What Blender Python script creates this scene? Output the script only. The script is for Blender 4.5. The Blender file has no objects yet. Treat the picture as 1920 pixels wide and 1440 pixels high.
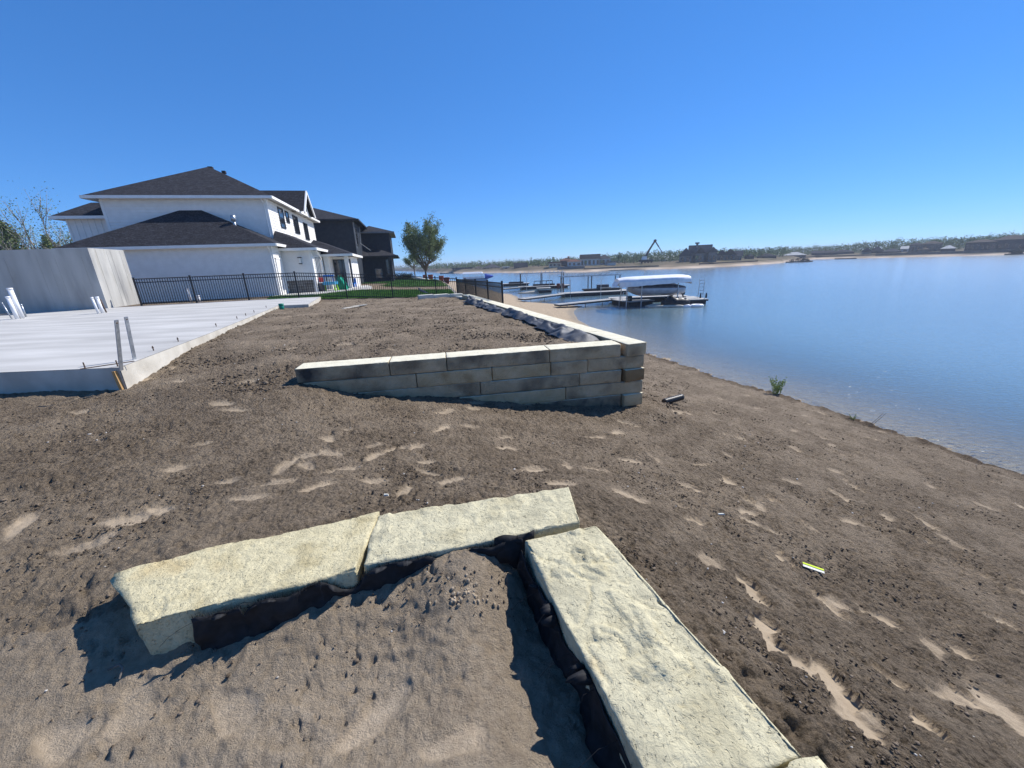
import bpy, math, random
import numpy as np
from math import radians, sin, cos, pi
random.seed(7); RNG = np.random.default_rng(11)
scn = bpy.context.scene
COL = scn.collection

# ------------------------------------------------------------------ camera, sky, sun, exposure
EYE = np.array([0.0, 0.0, 1.43]); PITCH = radians(17.4); ROLL = radians(2.3); FPX = 723.0
_fw = np.array([0, cos(PITCH), -sin(PITCH)]); _r0 = np.array([1.0, 0, 0]); _u0 = np.cross(_r0, _fw)
_rt = cos(ROLL)*_r0 - sin(ROLL)*_u0; _up = sin(ROLL)*_r0 + cos(ROLL)*_u0
import mathutils
camd = bpy.data.cameras.new('camera'); cam = bpy.data.objects.new('camera', camd); COL.objects.link(cam)
camd.sensor_fit = 'HORIZONTAL'; camd.sensor_width = 36.0; camd.lens = 36.0*FPX/1920.0
camd.clip_start = 0.05; camd.clip_end = 20000
mw = mathutils.Matrix.Identity(4)
for i in range(3):
    mw[i][0] = _rt[i]; mw[i][1] = _up[i]; mw[i][2] = -_fw[i]; mw[i][3] = EYE[i]
cam.matrix_world = mw
scn.camera = cam

SUN_AZ = radians(53); SUN_EL = radians(45)          # azimuth from +Y towards +X
w = bpy.data.worlds.new('World'); scn.world = w; w.use_nodes = True
nt = w.node_tree; bg = nt.nodes['Background']
sky = nt.nodes.new('ShaderNodeTexSky'); sky.sky_type = 'NISHITA'; sky.sun_disc = False
sky.sun_elevation = SUN_EL; sky.sun_rotation = SUN_AZ
sky.altitude = 400; sky.air_density = 0.8; sky.dust_density = 0.0; sky.ozone_density = 2.0
gm_ = nt.nodes.new('ShaderNodeGamma'); gm_.inputs['Gamma'].default_value = .62                 # softer, deeper blue sky as the phone recorded it
wb = nt.nodes.new('ShaderNodeMix'); wb.data_type = 'RGBA'; wb.blend_type = 'MULTIPLY'; wb.inputs[0].default_value = 1
wb.inputs[7].default_value = (.80, 1.2, 1.9, 1)
hs = nt.nodes.new('ShaderNodeHueSaturation'); hs.inputs['Saturation'].default_value = 1.14
nt.links.new(sky.outputs[0], gm_.inputs[0]); nt.links.new(gm_.outputs[0], wb.inputs[6]); nt.links.new(wb.outputs[2], hs.inputs['Color']); nt.links.new(hs.outputs[0], bg.inputs[0])
bg.inputs[1].default_value = 0.13
sd = bpy.data.lights.new('sun', 'SUN'); sd.energy = 5.0; sd.angle = radians(0.53); sd.color = (1.0, 0.97, 0.93)
so = bpy.data.objects.new('sun', sd); COL.objects.link(so)
sdir = mathutils.Vector((sin(SUN_AZ)*cos(SUN_EL), cos(SUN_AZ)*cos(SUN_EL), sin(SUN_EL)))
so.rotation_euler = sdir.to_track_quat('Z', 'Y').to_euler(); so.location = sdir*60
scn.view_settings.view_transform = 'Standard'; scn.view_settings.look = 'None'
scn.view_settings.exposure = 0.3; scn.view_settings.gamma = 1.0
scn.render.engine = 'CYCLES'
try: scn.cycles.max_bounces = 8; scn.cycles.transparent_max_bounces = 12; scn.cycles.sample_clamp_direct = 8; scn.cycles.sample_clamp_indirect = 6
except Exception: pass

WATER = -3.6
def ray(x, y): return _fw + _rt*(x-960)/FPX + _up*(720-y)/FPX
def at(x, y, z):                                   # survey: point at height z seen at a photo pixel
    d = ray(x, y); return EYE + d*((z-EYE[2])/d[2])
def aty(x, y, Y):
    d = ray(x, y); return EYE + d*(Y/d[1])

# ------------------------------------------------------------------ helpers
def tag(o, label=None, cat=None, group=None, kind=None):
    if label: o['label'] = label
    if cat: o['category'] = cat
    if group: o['group'] = group
    if kind: o['kind'] = kind
    return o
def thing(name, label, cat, loc=(0, 0, 0), group=None):
    o = bpy.data.objects.new(name, None); COL.objects.link(o); o.location = tuple(float(v) for v in loc)
    o.empty_display_size = 0.1
    return tag(o, label, cat, group)
def link(name, me, parent=None, loc=None, rotz=None):
    o = bpy.data.objects.new(name, me); COL.objects.link(o)
    if parent is not None:
        o.parent = parent
        # meshes are written in world coordinates unless loc is given
        pl = mathutils.Vector((0, 0, 0)); p = parent
        while p is not None: pl += p.location; p = p.parent
        base = mathutils.Vector(tuple(float(v) for v in loc)) if loc is not None else mathutils.Vector((0, 0, 0))
        o.location = base - pl
    elif loc is not None: o.location = tuple(float(v) for v in loc)
    if rotz is not None: o.rotation_euler = (0, 0, rotz)
    return o
def np_mesh(name, V, F, mat, smooth=False):
    """V (n,3) array, F (m,4) or (m,3) int array"""
    V = np.asarray(V, np.float32); F = np.asarray(F, np.int32); k = F.shape[1]
    me = bpy.data.meshes.new(name)
    me.vertices.add(len(V)); me.vertices.foreach_set('co', V.ravel())
    me.loops.add(F.size); me.loops.foreach_set('vertex_index', F.ravel())
    me.polygons.add(len(F)); me.polygons.foreach_set('loop_start', np.arange(0, F.size, k, dtype=np.int32))
    me.polygons.foreach_set('loop_total', np.full(len(F), k, np.int32))
    if smooth: me.polygons.foreach_set('use_smooth', np.ones(len(F), bool))
    me.update(calc_edges=True)
    if mat: me.materials.append(mat)
    return me
class MB:
    def __init__(s): s.v = []; s.f = []
    def add(s, vs, fs):
        n = len(s.v); s.v += [tuple(float(c) for c in v) for v in vs]; s.f += [tuple(i+n for i in f) for f in fs]; return s
    def poly(s, vs): return s.add(vs, [tuple(range(len(vs)))])
    def hexa(s, b, t):                                 # four bottom points, four top points (same order, ccw from above)
        return s.add(list(b)+list(t), [(3, 2, 1, 0), (4, 5, 6, 7), (0, 1, 5, 4), (1, 2, 6, 5), (2, 3, 7, 6), (3, 0, 4, 7)])
    def box(s, x0, x1, y0, y1, z0, z1, fr=None):
        P = [(x0, y0), (x1, y0), (x1, y1), (x0, y1)]
        g = (lambda a, b, c: fr.P(a, b, c)) if fr else (lambda a, b, c: (a, b, c))
        return s.hexa([g(a, b, z0) for a, b in P], [g(a, b, z1) for a, b in P])
    def bar(s, p, q, wd, hg):                          # straight bar of rectangular section
        p = np.asarray(p, float); q = np.asarray(q, float); d = q-p; d = d/np.linalg.norm(d)
        up = np.array([0, 0, 1.0]) if abs(d[2]) < .9 else np.array([0, 1.0, 0])
        a = np.cross(d, up); a /= np.linalg.norm(a); b = np.cross(a, d)
        c = lambda o: [o-a*wd/2-b*hg/2, o+a*wd/2-b*hg/2, o+a*wd/2+b*hg/2, o-a*wd/2+b*hg/2]
        return s.add(c(p)+c(q), [(0, 1, 2, 3), (7, 6, 5, 4), (4, 5, 1, 0), (5, 6, 2, 1), (6, 7, 3, 2), (7, 4, 0, 3)])
    def tube(s, pts, rad, n=8, cap=True):
        pts = [np.asarray(p, float) for p in pts]; m = len(pts)
        rad = rad if hasattr(rad, '__len__') else [rad]*m
        rings = []
        for i, p in enumerate(pts):
            d = pts[min(i+1, m-1)]-pts[max(i-1, 0)]; d = d/(np.linalg.norm(d)+1e-9)
            up = np.array([0, 0, 1.0]) if abs(d[2]) < .9 else np.array([0, 1.0, 0])
            a = np.cross(d, up); a /= np.linalg.norm(a); b = np.cross(a, d)
            rings += [p+rad[i]*(a*cos(2*pi*k/n)+b*sin(2*pi*k/n)) for k in range(n)]
        fs = [(i*n+k, i*n+(k+1) % n, (i+1)*n+(k+1) % n, (i+1)*n+k) for i in range(m-1) for k in range(n)]
        if cap: fs += [tuple(range(n))[::-1], tuple((m-1)*n+k for k in range(n))]
        return s.add(rings, fs)
    def loft(s, secs, closed=True, caps=True):
        n = len(secs[0]); m = len(secs); vs = [p for c in secs for p in c]; fs = []
        for i in range(m-1):
            for k in range(n if closed else n-1):
                fs.append((i*n+k, i*n+(k+1) % n, (i+1)*n+(k+1) % n, (i+1)*n+k))
        if caps and closed: fs += [tuple(range(n))[::-1], tuple((m-1)*n+k for k in range(n))]
        return s.add(vs, fs)
    def mesh(s, name, mat, smooth=False):
        me = bpy.data.meshes.new(name); me.from_pydata(s.v, [], s.f)
        if mat: me.materials.append(mat)
        if smooth: me.polygons.foreach_set('use_smooth', np.ones(len(me.polygons), bool))
        me.update(); return me
    def build(s, name, mat, parent=None, smooth=False, loc=None, rotz=None):
        return link(name, s.mesh(name, mat, smooth), parent, loc, rotz)
class Frame:                                            # local house / wall coordinates (s along, t back, z up)
    def __init__(s, O, deg):
        a = radians(deg); s.O = np.array([O[0], O[1], 0.0]); s.u = np.array([cos(a), sin(a), 0]); s.v = np.array([-sin(a), cos(a), 0])
    def P(s, a, b, z): p = s.O+s.u*a+s.v*b; return np.array([p[0], p[1], z])

# vectorised gradient noise
_perm = RNG.permutation(4096).astype(np.int64)
def _h(i, j, k=0): return _perm[(_perm[(_perm[i & 4095]+j) & 4095]+k) & 4095]
def pn2(x, y):
    x = np.asarray(x, float); y = np.asarray(y, float)
    xi = np.floor(x).astype(np.int64); yi = np.floor(y).astype(np.int64); xf = x-xi; yf = y-yi
    u = xf*xf*xf*(xf*(xf*6-15)+10); v = yf*yf*yf*(yf*(yf*6-15)+10)
    def g(i, j, dx, dy):
        a = _h(i, j)*(2*pi/4096); return np.cos(a)*dx+np.sin(a)*dy
    n00 = g(xi, yi, xf, yf); n10 = g(xi+1, yi, xf-1, yf); n01 = g(xi, yi+1, xf, yf-1); n11 = g(xi+1, yi+1, xf-1, yf-1)
    return 1.5*((n00*(1-u)+n10*u)*(1-v)+(n01*(1-u)+n11*u)*v)
def fbm2(x, y, o=4, lac=2.0, gain=.5):
    s = 0; a = 1
    for i in range(o): s = s+a*pn2(x+i*17.3, y-i*9.1); x = x*lac; y = y*lac; a *= gain
    return s
def pn3(P):
    x, y, z = P[..., 0], P[..., 1], P[..., 2]
    return (pn2(x+z*.731, y-z*1.137)+pn2(y*1.03+7.7, z+x*.31)+pn2(z*1.01-3.1, x*.97+y*.29))*.6
def fbm3(P, o=4):
    s = 0; a = 1
    for i in range(o): s = s+a*pn3(P+i*5.3); P = P*2.03; a *= .5
    return s
def crumbs(x, y, cell, seed, keep=.6):
    """rounded lumps on a jittered lattice, height 0..1"""
    X = x/cell+seed*13.7; Y = y/cell-seed*7.3; xi = np.floor(X).astype(np.int64); yi = np.floor(Y).astype(np.int64); h = np.zeros(X.shape)
    for di in (-1, 0, 1):
        for dj in (-1, 0, 1):
            a = _h(xi+di, yi+dj, seed); b = _h(xi+di, yi+dj, seed+77); c = _h(xi+di, yi+dj, seed+191)/4096.; e = _h(xi+di, yi+dj, seed+333)/4096.
            dx = X-(xi+di+a/4096.); dy = Y-(yi+dj+b/4096.); q = (e-.5)*1.2
            r = .25+.45*c*c; d2 = (dx*dx*(1+q)+dy*dy*(1-q)+.5*q*dx*dy)/(r*r)
            h = np.maximum(h, np.where(e < keep, r*np.sqrt(np.clip(1-d2, 0, 1)), 0))
    return h
def sstep(a, b, x):
    t = np.clip((x-a)/(b-a), 0, 1); return t*t*(3-2*t)

# ------------------------------------------------------------------ materials
MATS = {}
def nd(t, k): return t.nodes.new('ShaderNode'+k)
def mat(name, cols, rough=.8, scale=4.0, detail=6, bump=0.0, bscale=None, bdist=.01, spec=.3, metal=0.0, stretch=None, rng=(.35, .65), spots=None, alpha=None, trans=None):
    """procedural principled material: noise ramp between two or three colours, optional second spot colour, optional bump"""
    if name in MATS: return MATS[name]
    m = bpy.data.materials.new(name); m.use_nodes = True; t = m.node_tree; b = t.nodes['Principled BSDF']; L = t.links.new
    b.inputs['Roughness'].default_value = rough; b.inputs['Metallic'].default_value = metal
    b.inputs['Specular IOR Level'].default_value = spec
    tc = nd(t, 'TexCoord'); src = tc.outputs['Object']
    if stretch:
        mp = nd(t, 'Mapping'); mp.inputs['Scale'].default_value = stretch; L(src, mp.inputs[0]); src = mp.outputs[0]
    n = nd(t, 'TexNoise'); n.inputs['Scale'].default_value = scale; n.inputs['Detail'].default_value = detail; L(src, n.inputs['Vector'])
    r = nd(t, 'ValToRGB'); L(n.outputs['Fac'], r.inputs[0]); e = r.color_ramp.elements
    e[0].position, e[1].position = rng; e[0].color = (*cols[0], 1); e[1].color = (*cols[-1], 1)
    if len(cols) == 3: q = e.new((rng[0]+rng[1])/2); q.color = (*cols[1], 1)
    out = r.outputs[0]
    for sp in (spots or []):                            # (colour, scale, lo, hi, seed)
        n2 = nd(t, 'TexNoise'); n2.noise_dimensions = '4D'; n2.inputs['W'].default_value = sp[4]; n2.inputs['Scale'].default_value = sp[1]; n2.inputs['Detail'].default_value = 5
        L(src, n2.inputs['Vector']); mr = nd(t, 'MapRange'); mr.inputs[1].default_value = sp[2]; mr.inputs[2].default_value = sp[3]; L(n2.outputs['Fac'], mr.inputs[0])
        mx = nd(t, 'Mix'); mx.data_type = 'RGBA'; L(mr.outputs[0], mx.inputs[0]); L(out, mx.inputs[6]); mx.inputs[7].default_value = (*sp[0], 1); out = mx.outputs[2]
    L(out, b.inputs['Base Color'])
    if bump:
        n3 = nd(t, 'TexNoise'); n3.inputs['Scale'].default_value = bscale or scale*4; n3.inputs['Detail'].default_value = 8; n3.inputs['Roughness'].default_value = .65; L(src, n3.inputs['Vector'])
        bp = nd(t, 'Bump'); bp.inputs['Strength'].default_value = bump; bp.inputs['Distance'].default_value = bdist; L(n3.outputs['Fac'], bp.inputs['Height']); L(bp.outputs[0], b.inputs['Normal'])
    if alpha is not None: b.inputs['Alpha'].default_value = alpha
    if trans is not None: b.inputs['Transmission Weight'].default_value = trans
    MATS[name] = m; return m

def shingles():
    m = mat('shingle', ((.022, .022, .026), (.048, .048, .055)), rough=.95, scale=9, spec=.15, bump=.5, bscale=40, bdist=.01)
    t = m.node_tree; L = t.links.new; b = t.nodes['Principled BSDF']
    src = b.inputs['Base Color'].links[0].from_socket
    tc = nd(t, 'TexCoord'); sx = nd(t, 'SeparateXYZ'); L(tc.outputs['Object'], sx.inputs[0]); cb = nd(t, 'CombineXYZ')
    ad = nd(t, 'Math'); ad.operation = 'ADD'; L(sx.outputs[0], ad.inputs[0]); L(sx.outputs[1], ad.inputs[1]); L(ad.outputs[0], cb.inputs[0]); L(sx.outputs[2], cb.inputs[1])
    bk = nd(t, 'TexBrick'); bk.inputs['Scale'].default_value = 1; bk.inputs['Brick Width'].default_value = .32; bk.inputs['Row Height'].default_value = .085; bk.inputs['Mortar Size'].default_value = .008
    bk.inputs['Color1'].default_value = (.75, .75, .75, 1); bk.inputs['Color2'].default_value = (1.25, 1.25, 1.25, 1); bk.inputs['Mortar'].default_value = (.45, .45, .45, 1)
    L(cb.outputs[0], bk.inputs['Vector'])
    mx = nd(t, 'Mix'); mx.data_type = 'RGBA'; mx.blend_type = 'MULTIPLY'; mx.inputs[0].default_value = 1; L(src, mx.inputs[6]); L(bk.outputs[0], mx.inputs[7]); L(mx.outputs[2], b.inputs['Base Color'])
    return m
M_ROOF = shingles()
def stone_mat(name, cols, rng=(.3, .7), spots=(), bd=.015, sc=1.0):
    m = mat(name, cols, rough=.95, scale=5*sc, detail=10, spec=.08, rng=rng, spots=list(spots)); t = m.node_tree; L = t.links.new; b = t.nodes['Principled BSDF']
    tc = nd(t, 'TexCoord'); O = tc.outputs['Object']
    def noise(k, de, ro):
        n = nd(t, 'TexNoise'); n.inputs['Scale'].default_value = k; n.inputs['Detail'].default_value = de; n.inputs['Roughness'].default_value = ro; n.inputs['Distortion'].default_value = .6; L(O, n.inputs['Vector']); return n.outputs['Fac']
    def ma(op, a, k, c=None):
        q = nd(t, 'Math'); q.operation = op; L(a, q.inputs[0])
        if isinstance(k, (int, float)): q.inputs[1].default_value = k
        else: L(k, q.inputs[1])
        if c is not None:
            if isinstance(c, (int, float)): q.inputs[2].default_value = c
            else: L(c, q.inputs[2])
        return q.outputs[0]
    big = noise(11*sc, 6, .6); terr = ma('SNAP', big, .07); f1 = ma('MULTIPLY_ADD', terr, .9, ma('MULTIPLY', big, .5)); f2 = ma('MULTIPLY_ADD', noise(46*sc, 6, .7), .55, f1)
    pt = noise(75*sc, 3, .6); pr = nd(t, 'MapRange'); pr.inputs[1].default_value = .60; pr.inputs[2].default_value = .72; pr.inputs[4].default_value = -.35; L(pt, pr.inputs[0]); f3 = ma('ADD', f2, pr.outputs[0])
    bp = nd(t, 'Bump'); bp.inputs['Strength'].default_value = 1.0; bp.inputs['Distance'].default_value = bd; L(f3, bp.inputs['Height']); L(bp.outputs[0], b.inputs['Normal'])
    return m
M_STONE = stone_mat('limestone', ((.43, .36, .20), (.62, .545, .34), (.50, .435, .265)), spots=[((.50, .36, .16), 2.2, .60, .78, 3.0), ((.30, .26, .20), 26, .66, .80, 8.0)])
M_STONE2 = stone_mat('limestone_pale', ((.48, .425, .27), (.605, .545, .36), (.42, .38, .255)), spots=[((.58, .38, .14), 1.6, .66, .82, 5.0), ((.33, .32, .28), 20, .68, .82, 2.0)], bd=.017, sc=.8)
M_WALLSTONE = [stone_mat('wall_stone_%d' % i, c, spots=sp, bd=.028, sc=.8) for i, (c, sp) in enumerate([
    (((.44, .325, .19), (.58, .455, .29)), [((.25, .19, .12), 2.2, .50, .68, 1.0)]),
    (((.40, .305, .185), (.53, .42, .27)), [((.07, .062, .055), 1.15, .49, .64, 4.0)]),
    (((.47, .345, .19), (.60, .47, .29)), [((.24, .15, .055), 1.5, .58, .74, 7.0)]),
    (((.23, .145, .07), (.31, .21, .11)), [((.11, .075, .04), 2.0, .55, .70, 9.0)])])]
M_TOP = stone_mat('sawn_lit_top', ((.66, .60, .44), (.77, .72, .55)), bd=.008)  # paler than the faces: sunlight painted into the cleaner sawn tops
M_CAP = mat('cap_stone', ((.58, .54, .44), (.68, .65, .55)), rough=.9, scale=3, bump=.4, bscale=30, bdist=.008, spec=.15)
M_FABRIC = mat('geotextile_black', ((.008, .008, .009), (.018, .018, .02)), rough=.7, scale=30, bump=.4, bscale=300, bdist=.002, spec=.3)
M_FABRIC2 = mat('geotextile_grey', ((.055, .055, .058), (.10, .10, .102)), rough=.6, scale=6, bump=.25, bscale=14, bdist=.03, spec=.4)
M_PLASTIC = mat('black_film', ((.012, .012, .013), (.03, .03, .032)), rough=.25, scale=10, spec=.6, bump=.5, bscale=18, bdist=.02)
M_CONC = mat('slab_concrete', ((.38, .365, .335), (.56, .54, .50)), rough=.85, scale=1.1, detail=7, spec=.2, bump=.12, bscale=30, bdist=.004, stretch=(.35, 1.6, 1), rng=(.3, .7))
M_CONCEDGE = mat('slab_edge_concrete', ((.46, .42, .35), (.60, .56, .48)), rough=.9, scale=2.5, bump=.5, bscale=22, bdist=.01, spec=.15)
M_CONCWALL = mat('form_concrete', ((.37, .355, .325), (.50, .485, .445)), rough=.9, scale=1.3, detail=8, spec=.15, bump=.25, bscale=24, bdist=.006, rng=(.3, .7), stretch=(1.6, 1.6, .3), spots=[((.25, .245, .235), 1.1, .52, .74, 2.0), ((.34, .31, .25), 2.2, .6, .8, 6.0)])
M_WHITE = mat('white_siding', ((.78, .745, .69), (.84, .805, .75)), rough=.6, scale=3, spec=.3)
M_TRIM = mat('white_trim', ((.80, .77, .72), (.86, .83, .78)), rough=.5, scale=3, spec=.3)
M_DARK = mat('dark_siding', ((.018, .024, .034), (.028, .035, .046)), rough=.75, scale=3, spec=.25)
M_DARKTRIM = mat('dark_trim', ((.02, .021, .024), (.035, .036, .04)), rough=.6, scale=4)
M_GREYTRIM = mat('grey_trim', ((.16, .165, .17), (.22, .225, .23)), rough=.6, scale=4)
M_WIN = mat('window_glass', ((.012, .015, .02), (.03, .035, .045)), rough=.06, scale=1.2, spec=.8)
M_WFRAME = mat('black_frame', ((.012, .012, .013), (.022, .022, .024)), rough=.45, scale=6)
M_BLKMET = mat('black_metal', ((.008, .008, .009), (.016, .016, .018)), rough=.45, scale=20, spec=.4)
M_GALV = mat('galvanised', ((.34, .37, .40), (.52, .55, .58)), rough=.42, scale=18, metal=.75)
M_RUST = mat('rusty_steel', ((.07, .045, .035), (.14, .09, .06)), rough=.8, scale=40)
M_PVC = mat('white_pvc', ((.74, .74, .74), (.82, .82, .82)), rough=.35, scale=6)
M_WOOD = mat('stake_wood', ((.42, .24, .09), (.55, .34, .15)), rough=.8, scale=12, stretch=(4, 4, .6))
M_GREENP = mat('green_plastic', ((.0, .16, .11), (.01, .24, .17)), rough=.4, scale=5)
M_WAINS = mat('wainscot_stone', ((.14, .12, .10), (.26, .235, .205)), rough=.9, scale=3, bump=.5, bscale=14, bdist=.02)
M_LAWN = mat('lawn_ground', ((.025, .05, .012), (.05, .09, .02)), rough=.95, scale=2)
M_GRASS = mat('grass_blade', ((.045, .13, .014), (.10, .24, .03)), rough=.7, scale=.7)
M_BARK = mat('bark', ((.10, .085, .07), (.20, .175, .15)), rough=.95, scale=12, bump=.6, bscale=30)
M_BARKPALE = mat('bark_pale', ((.30, .27, .24), (.45, .42, .38)), rough=.95, scale=12)
M_LEAF = mat('leaf_spring', ((.11, .15, .045), (.22, .27, .11)), rough=.7, scale=1.6, spec=.3)
M_LEAF2 = mat('leaf_pale', ((.09, .14, .04), (.18, .235, .08)), rough=.7, scale=.5, spec=.2)
M_LEAF3 = mat('leaf_evergreen', ((.085, .12, .045), (.19, .23, .11)), rough=.75, scale=.9, spec=.2)
M_LEAF4 = mat('leaf_olive', ((.045, .055, .02), (.11, .10, .04)), rough=.75, scale=.9, spec=.2)
M_DECK = mat('dock_deck', ((.30, .29, .27), (.42, .41, .385)), rough=.75, scale=3, stretch=(1, 6, 1))
M_DOCKDARK = mat('dock_float', ((.016, .018, .022), (.034, .036, .042)), rough=.6, scale=5)
M_CANVAS = mat('canopy_vinyl', ((.66, .67, .70), (.78, .78, .80)), rough=.5, scale=2, bump=.3, bscale=5, bdist=.03)
M_HULL = mat('boat_gelcoat', ((.38, .385, .42), (.48, .485, .52)), rough=.2, scale=2, spec=.6)
M_NAVY = mat('boat_navy', ((.010, .013, .03), (.018, .022, .045)), rough=.2, scale=2, spec=.6)
M_COVER = mat('boat_cover', ((.03, .035, .05), (.055, .06, .08)), rough=.8, scale=6)
M_BLACKP = mat('black_plastic', ((.010, .010, .011), (.022, .022, .024)), rough=.45, scale=7)
M_TAN = mat('old_hull', ((.34, .31, .25), (.46, .42, .35)), rough=.7, scale=3)
M_REDPOT = mat('planter_red', ((.11, .026, .02), (.17, .045, .035)), rough=.7, scale=4)
M_TARP = mat('blue_tarp', ((.01, .04, .26), (.03, .09, .45)), rough=.6, scale=3)
M_BLUE = mat('toy_blue', ((.0, .10, .42), (.01, .18, .6)), rough=.35, scale=3)
M_CYAN = mat('toy_light_blue', ((.05, .35, .6), (.1, .45, .7)), rough=.35, scale=3)
M_LIME = mat('toy_lime', ((.25, .55, .02), (.35, .68, .05)), rough=.35, scale=3)
M_TOYGREEN = mat('toy_green', ((.0, .22, .12), (.02, .32, .18)), rough=.35, scale=3)
M_RED = mat('toy_red', ((.45, .03, .03), (.6, .06, .05)), rough=.4, scale=3)
M_YELLOW = mat('tape_yellow', ((.62, .75, .02), (.75, .85, .05)), rough=.5, scale=5)
M_PAPER = mat('scrap_white', ((.62, .60, .52), (.74, .72, .62)), rough=.7, scale=9)

# ------------------------------------------------------------------ land form
WT = 0.0                                                # top of the retaining walls
Wl = at(548, 692, WT); Wc = at(1213, 641, WT); Wend = at(880, 551.5, WT)      # front left end, corner, far end of the stone wall
fd = (Wc-Wl)[:2]; FL = np.linalg.norm(fd); fd = fd/FL; fn = np.array([-fd[1], fd[0]])          # along front wall, into the terrace
sdv = (Wend-Wc)[:2]; SL = np.linalg.norm(sdv); sdv = sdv/SL; sn = np.array([-sdv[1], sdv[0]])    # along side wall; sn points to the terrace
FEN0 = np.array([-18.5, 19.97]); fenu = np.array([cos(radians(12)), sin(radians(12))]); fenv = np.array([-fenu[1], fenu[0]])
FC = FEN0+fenu*15.85                                    # fence corner
SHORE_PX = [(1920, 893), (1760, 838), (1600, 785), (1450, 737), (1370, 716), (1290, 688), (1215, 664), (1150, 632), (1105, 612), (1084, 600), (1075, 585), (1081, 578), (1092, 574.5),
            (1060, 572), (1040, 570), (1002, 567), (977, 564), (969, 556), (956, 551), (942, 550.5), (915, 543), (880, 534), (850, 525)]
shore = [np.array([11.9, 4.0]), np.array([12.2, -3]), np.array([12.5, -14]), np.array([13, -60])][::-1]+[at(x, y, WATER)[:2] for x, y in SHORE_PX]
shore = np.array(shore)
shore_ring = np.vstack([shore, [[-60, 300], [-400, 300], [-400, -60]]])
def in_poly(x, y, R):
    ins = np.zeros(x.shape, bool); n = len(R)
    for i in range(n):
        x0, y0 = R[i]; x1, y1 = R[(i+1) % n]
        c = ((y0 > y) != (y1 > y))
        with np.errstate(divide='ignore', invalid='ignore'):
            xx = (x1-x0)*(y-y0)/(y1-y0+1e-12)+x0
        ins ^= c & (x < xx)
    return ins
def dist_poly(x, y, R):
    d = np.full(x.shape, 1e9)
    for i in range(len(R)-1):
        a = R[i]; b = R[i+1]; ab = b-a; L2 = ab@ab
        t = np.clip(((x-a[0])*ab[0]+(y-a[1])*ab[1])/L2, 0, 1)
        d = np.minimum(d, np.hypot(x-a[0]-t*ab[0], y-a[1]-t*ab[1]))
    return d
class RBF:
    def __init__(s, pts, c=.8):
        p = np.array(pts, float); s.p = p[:, :2]; s.c = c; n = len(p)
        A = np.zeros((n+3, n+3)); A[:n, :n] = -s.k(s.p[:, 0][:, None]-s.p[:, 0], s.p[:, 1][:, None]-s.p[:, 1])
        A[:n, n] = 1; A[:n, n+1:n+3] = s.p; A[n:, :n] = A[:n, n:].T
        A[:n, :n] += np.eye(n)*1e-6
        s.w = np.linalg.solve(A, np.r_[p[:, 2], 0, 0, 0])
    def k(s, dx, dy): return np.sqrt(dx*dx+dy*dy+s.c**2)
    def __call__(s, x, y):
        o = s.w[-3]+s.w[-2]*x+s.w[-1]*y
        for i in range(len(s.p)): o = o-s.w[i]*s.k(x-s.p[i, 0], y-s.p[i, 1])
        return o
# height of the ground along the foot of the front wall
foot = []
for px, py in ((591, 724), (658, 737), (777, 744), (900, 751), (979, 756), (1074, 761), (1205, 762)):
    d = ray(px, py); n3 = np.array([fn[0], fn[1], 0]); k = (np.array([Wl[0], Wl[1], 0])-EYE)@n3/(d@n3); P = EYE+d*k; foot.append(P)
S3 = np.array([sdv[0], sdv[1]])
# near stones (top corners, from the survey)
B1 = [at(225, 1085, 0), at(350, 1168, 0), at(655, 1092, 0), at(703, 958, 0)]
ctl = [tuple(p) for p in foot]
ctl += [tuple(at(x, y, z)) for x, y, z in ((0, 742, -.27), (120, 737, -.27), (228, 728, -.27), (-300, 760, -.27), (300, 760, -.27), (420, 715, -.2), (545, 712, -.24), (0, 900, -.26), (-400, 1000, -.25), (150, 1000, -.24),
        (470, 800, -.3), (760, 830, -.45), (1000, 850, -.72), (1210, 850, -1.05), (500, 930, -.2), (800, 930, -.16), (1080, 930, -.24), (1200, 1060, -.30), (1330, 1210, -.30), (1500, 1395, -.30),
        (1400, 900, -1.45), (1650, 1000, -1.6), (1350, 1050, -.62), (1560, 1200, -.75), (1800, 1330, -.9), (1500, 1000, -1.15), (1900, 1150, -1.6),
        (250, 1215, -.175), (170, 1160, -.16), (330, 1215, -.18), (100, 1200, -.19), (0, 1440, -.26), (500, 1440, -.24), (800, 1250, -.17), (620, 1170, -.15), (480, 1200, -.17), (700, 1120, -.13), (880, 1100, -.065), (800, 1110, -.085), (850, 1180, -.12), (960, 1130, -.19), (1000, 1250, -.26), (1060, 1260, -.30), (1130, 1400, -.31), (950, 1350, -.19))]
for k, dz in ((0.5, -1.35), (4, -1.8), (9, -2.3), (15, -2.6), (22, -2.8)):
    q = Wc[:2]+sdv*k-sn*.5; ctl.append((q[0], q[1], dz))
ctl += [(q[0], q[1], WATER+.02) for q in shore[1:-1]]
ctl += [(0, -3, -.25), (-6, -3, -.26), (3, -3, -.45), (-15, 0, -.3), (0, -20, -.3), (-30, -10, -.3), (6, -3, -1.6), (6, -20, -1.6), (2, 32, -3.0), (3, 40, -3.2), (-3, 45, -2.9), (-2, 58, -3.2), (-8, 70, -3.1), (-14, 90, -3.2), (-3, 30, -2.8), (-25, 60, -3), (-40, 40, -2)]
zA = RBF(ctl, .7)
WLn = Wl[:2]
bt = [(*(WLn+fd*k+fn*.45), z) for k, z in ((.2, -.16), (1, -.08), (2.5, -.07), (4, -.07), (5.3, -.08))]
bt += [(*(WLn+fd*k), z) for k, z in ((-.3, -.24), (-1, -.23), (-2, -.22))]
bt += [(*(Wc[:2]+sdv*k+sn*.6), -.1-.006*k) for k in (2, 5, 9, 13)]
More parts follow.
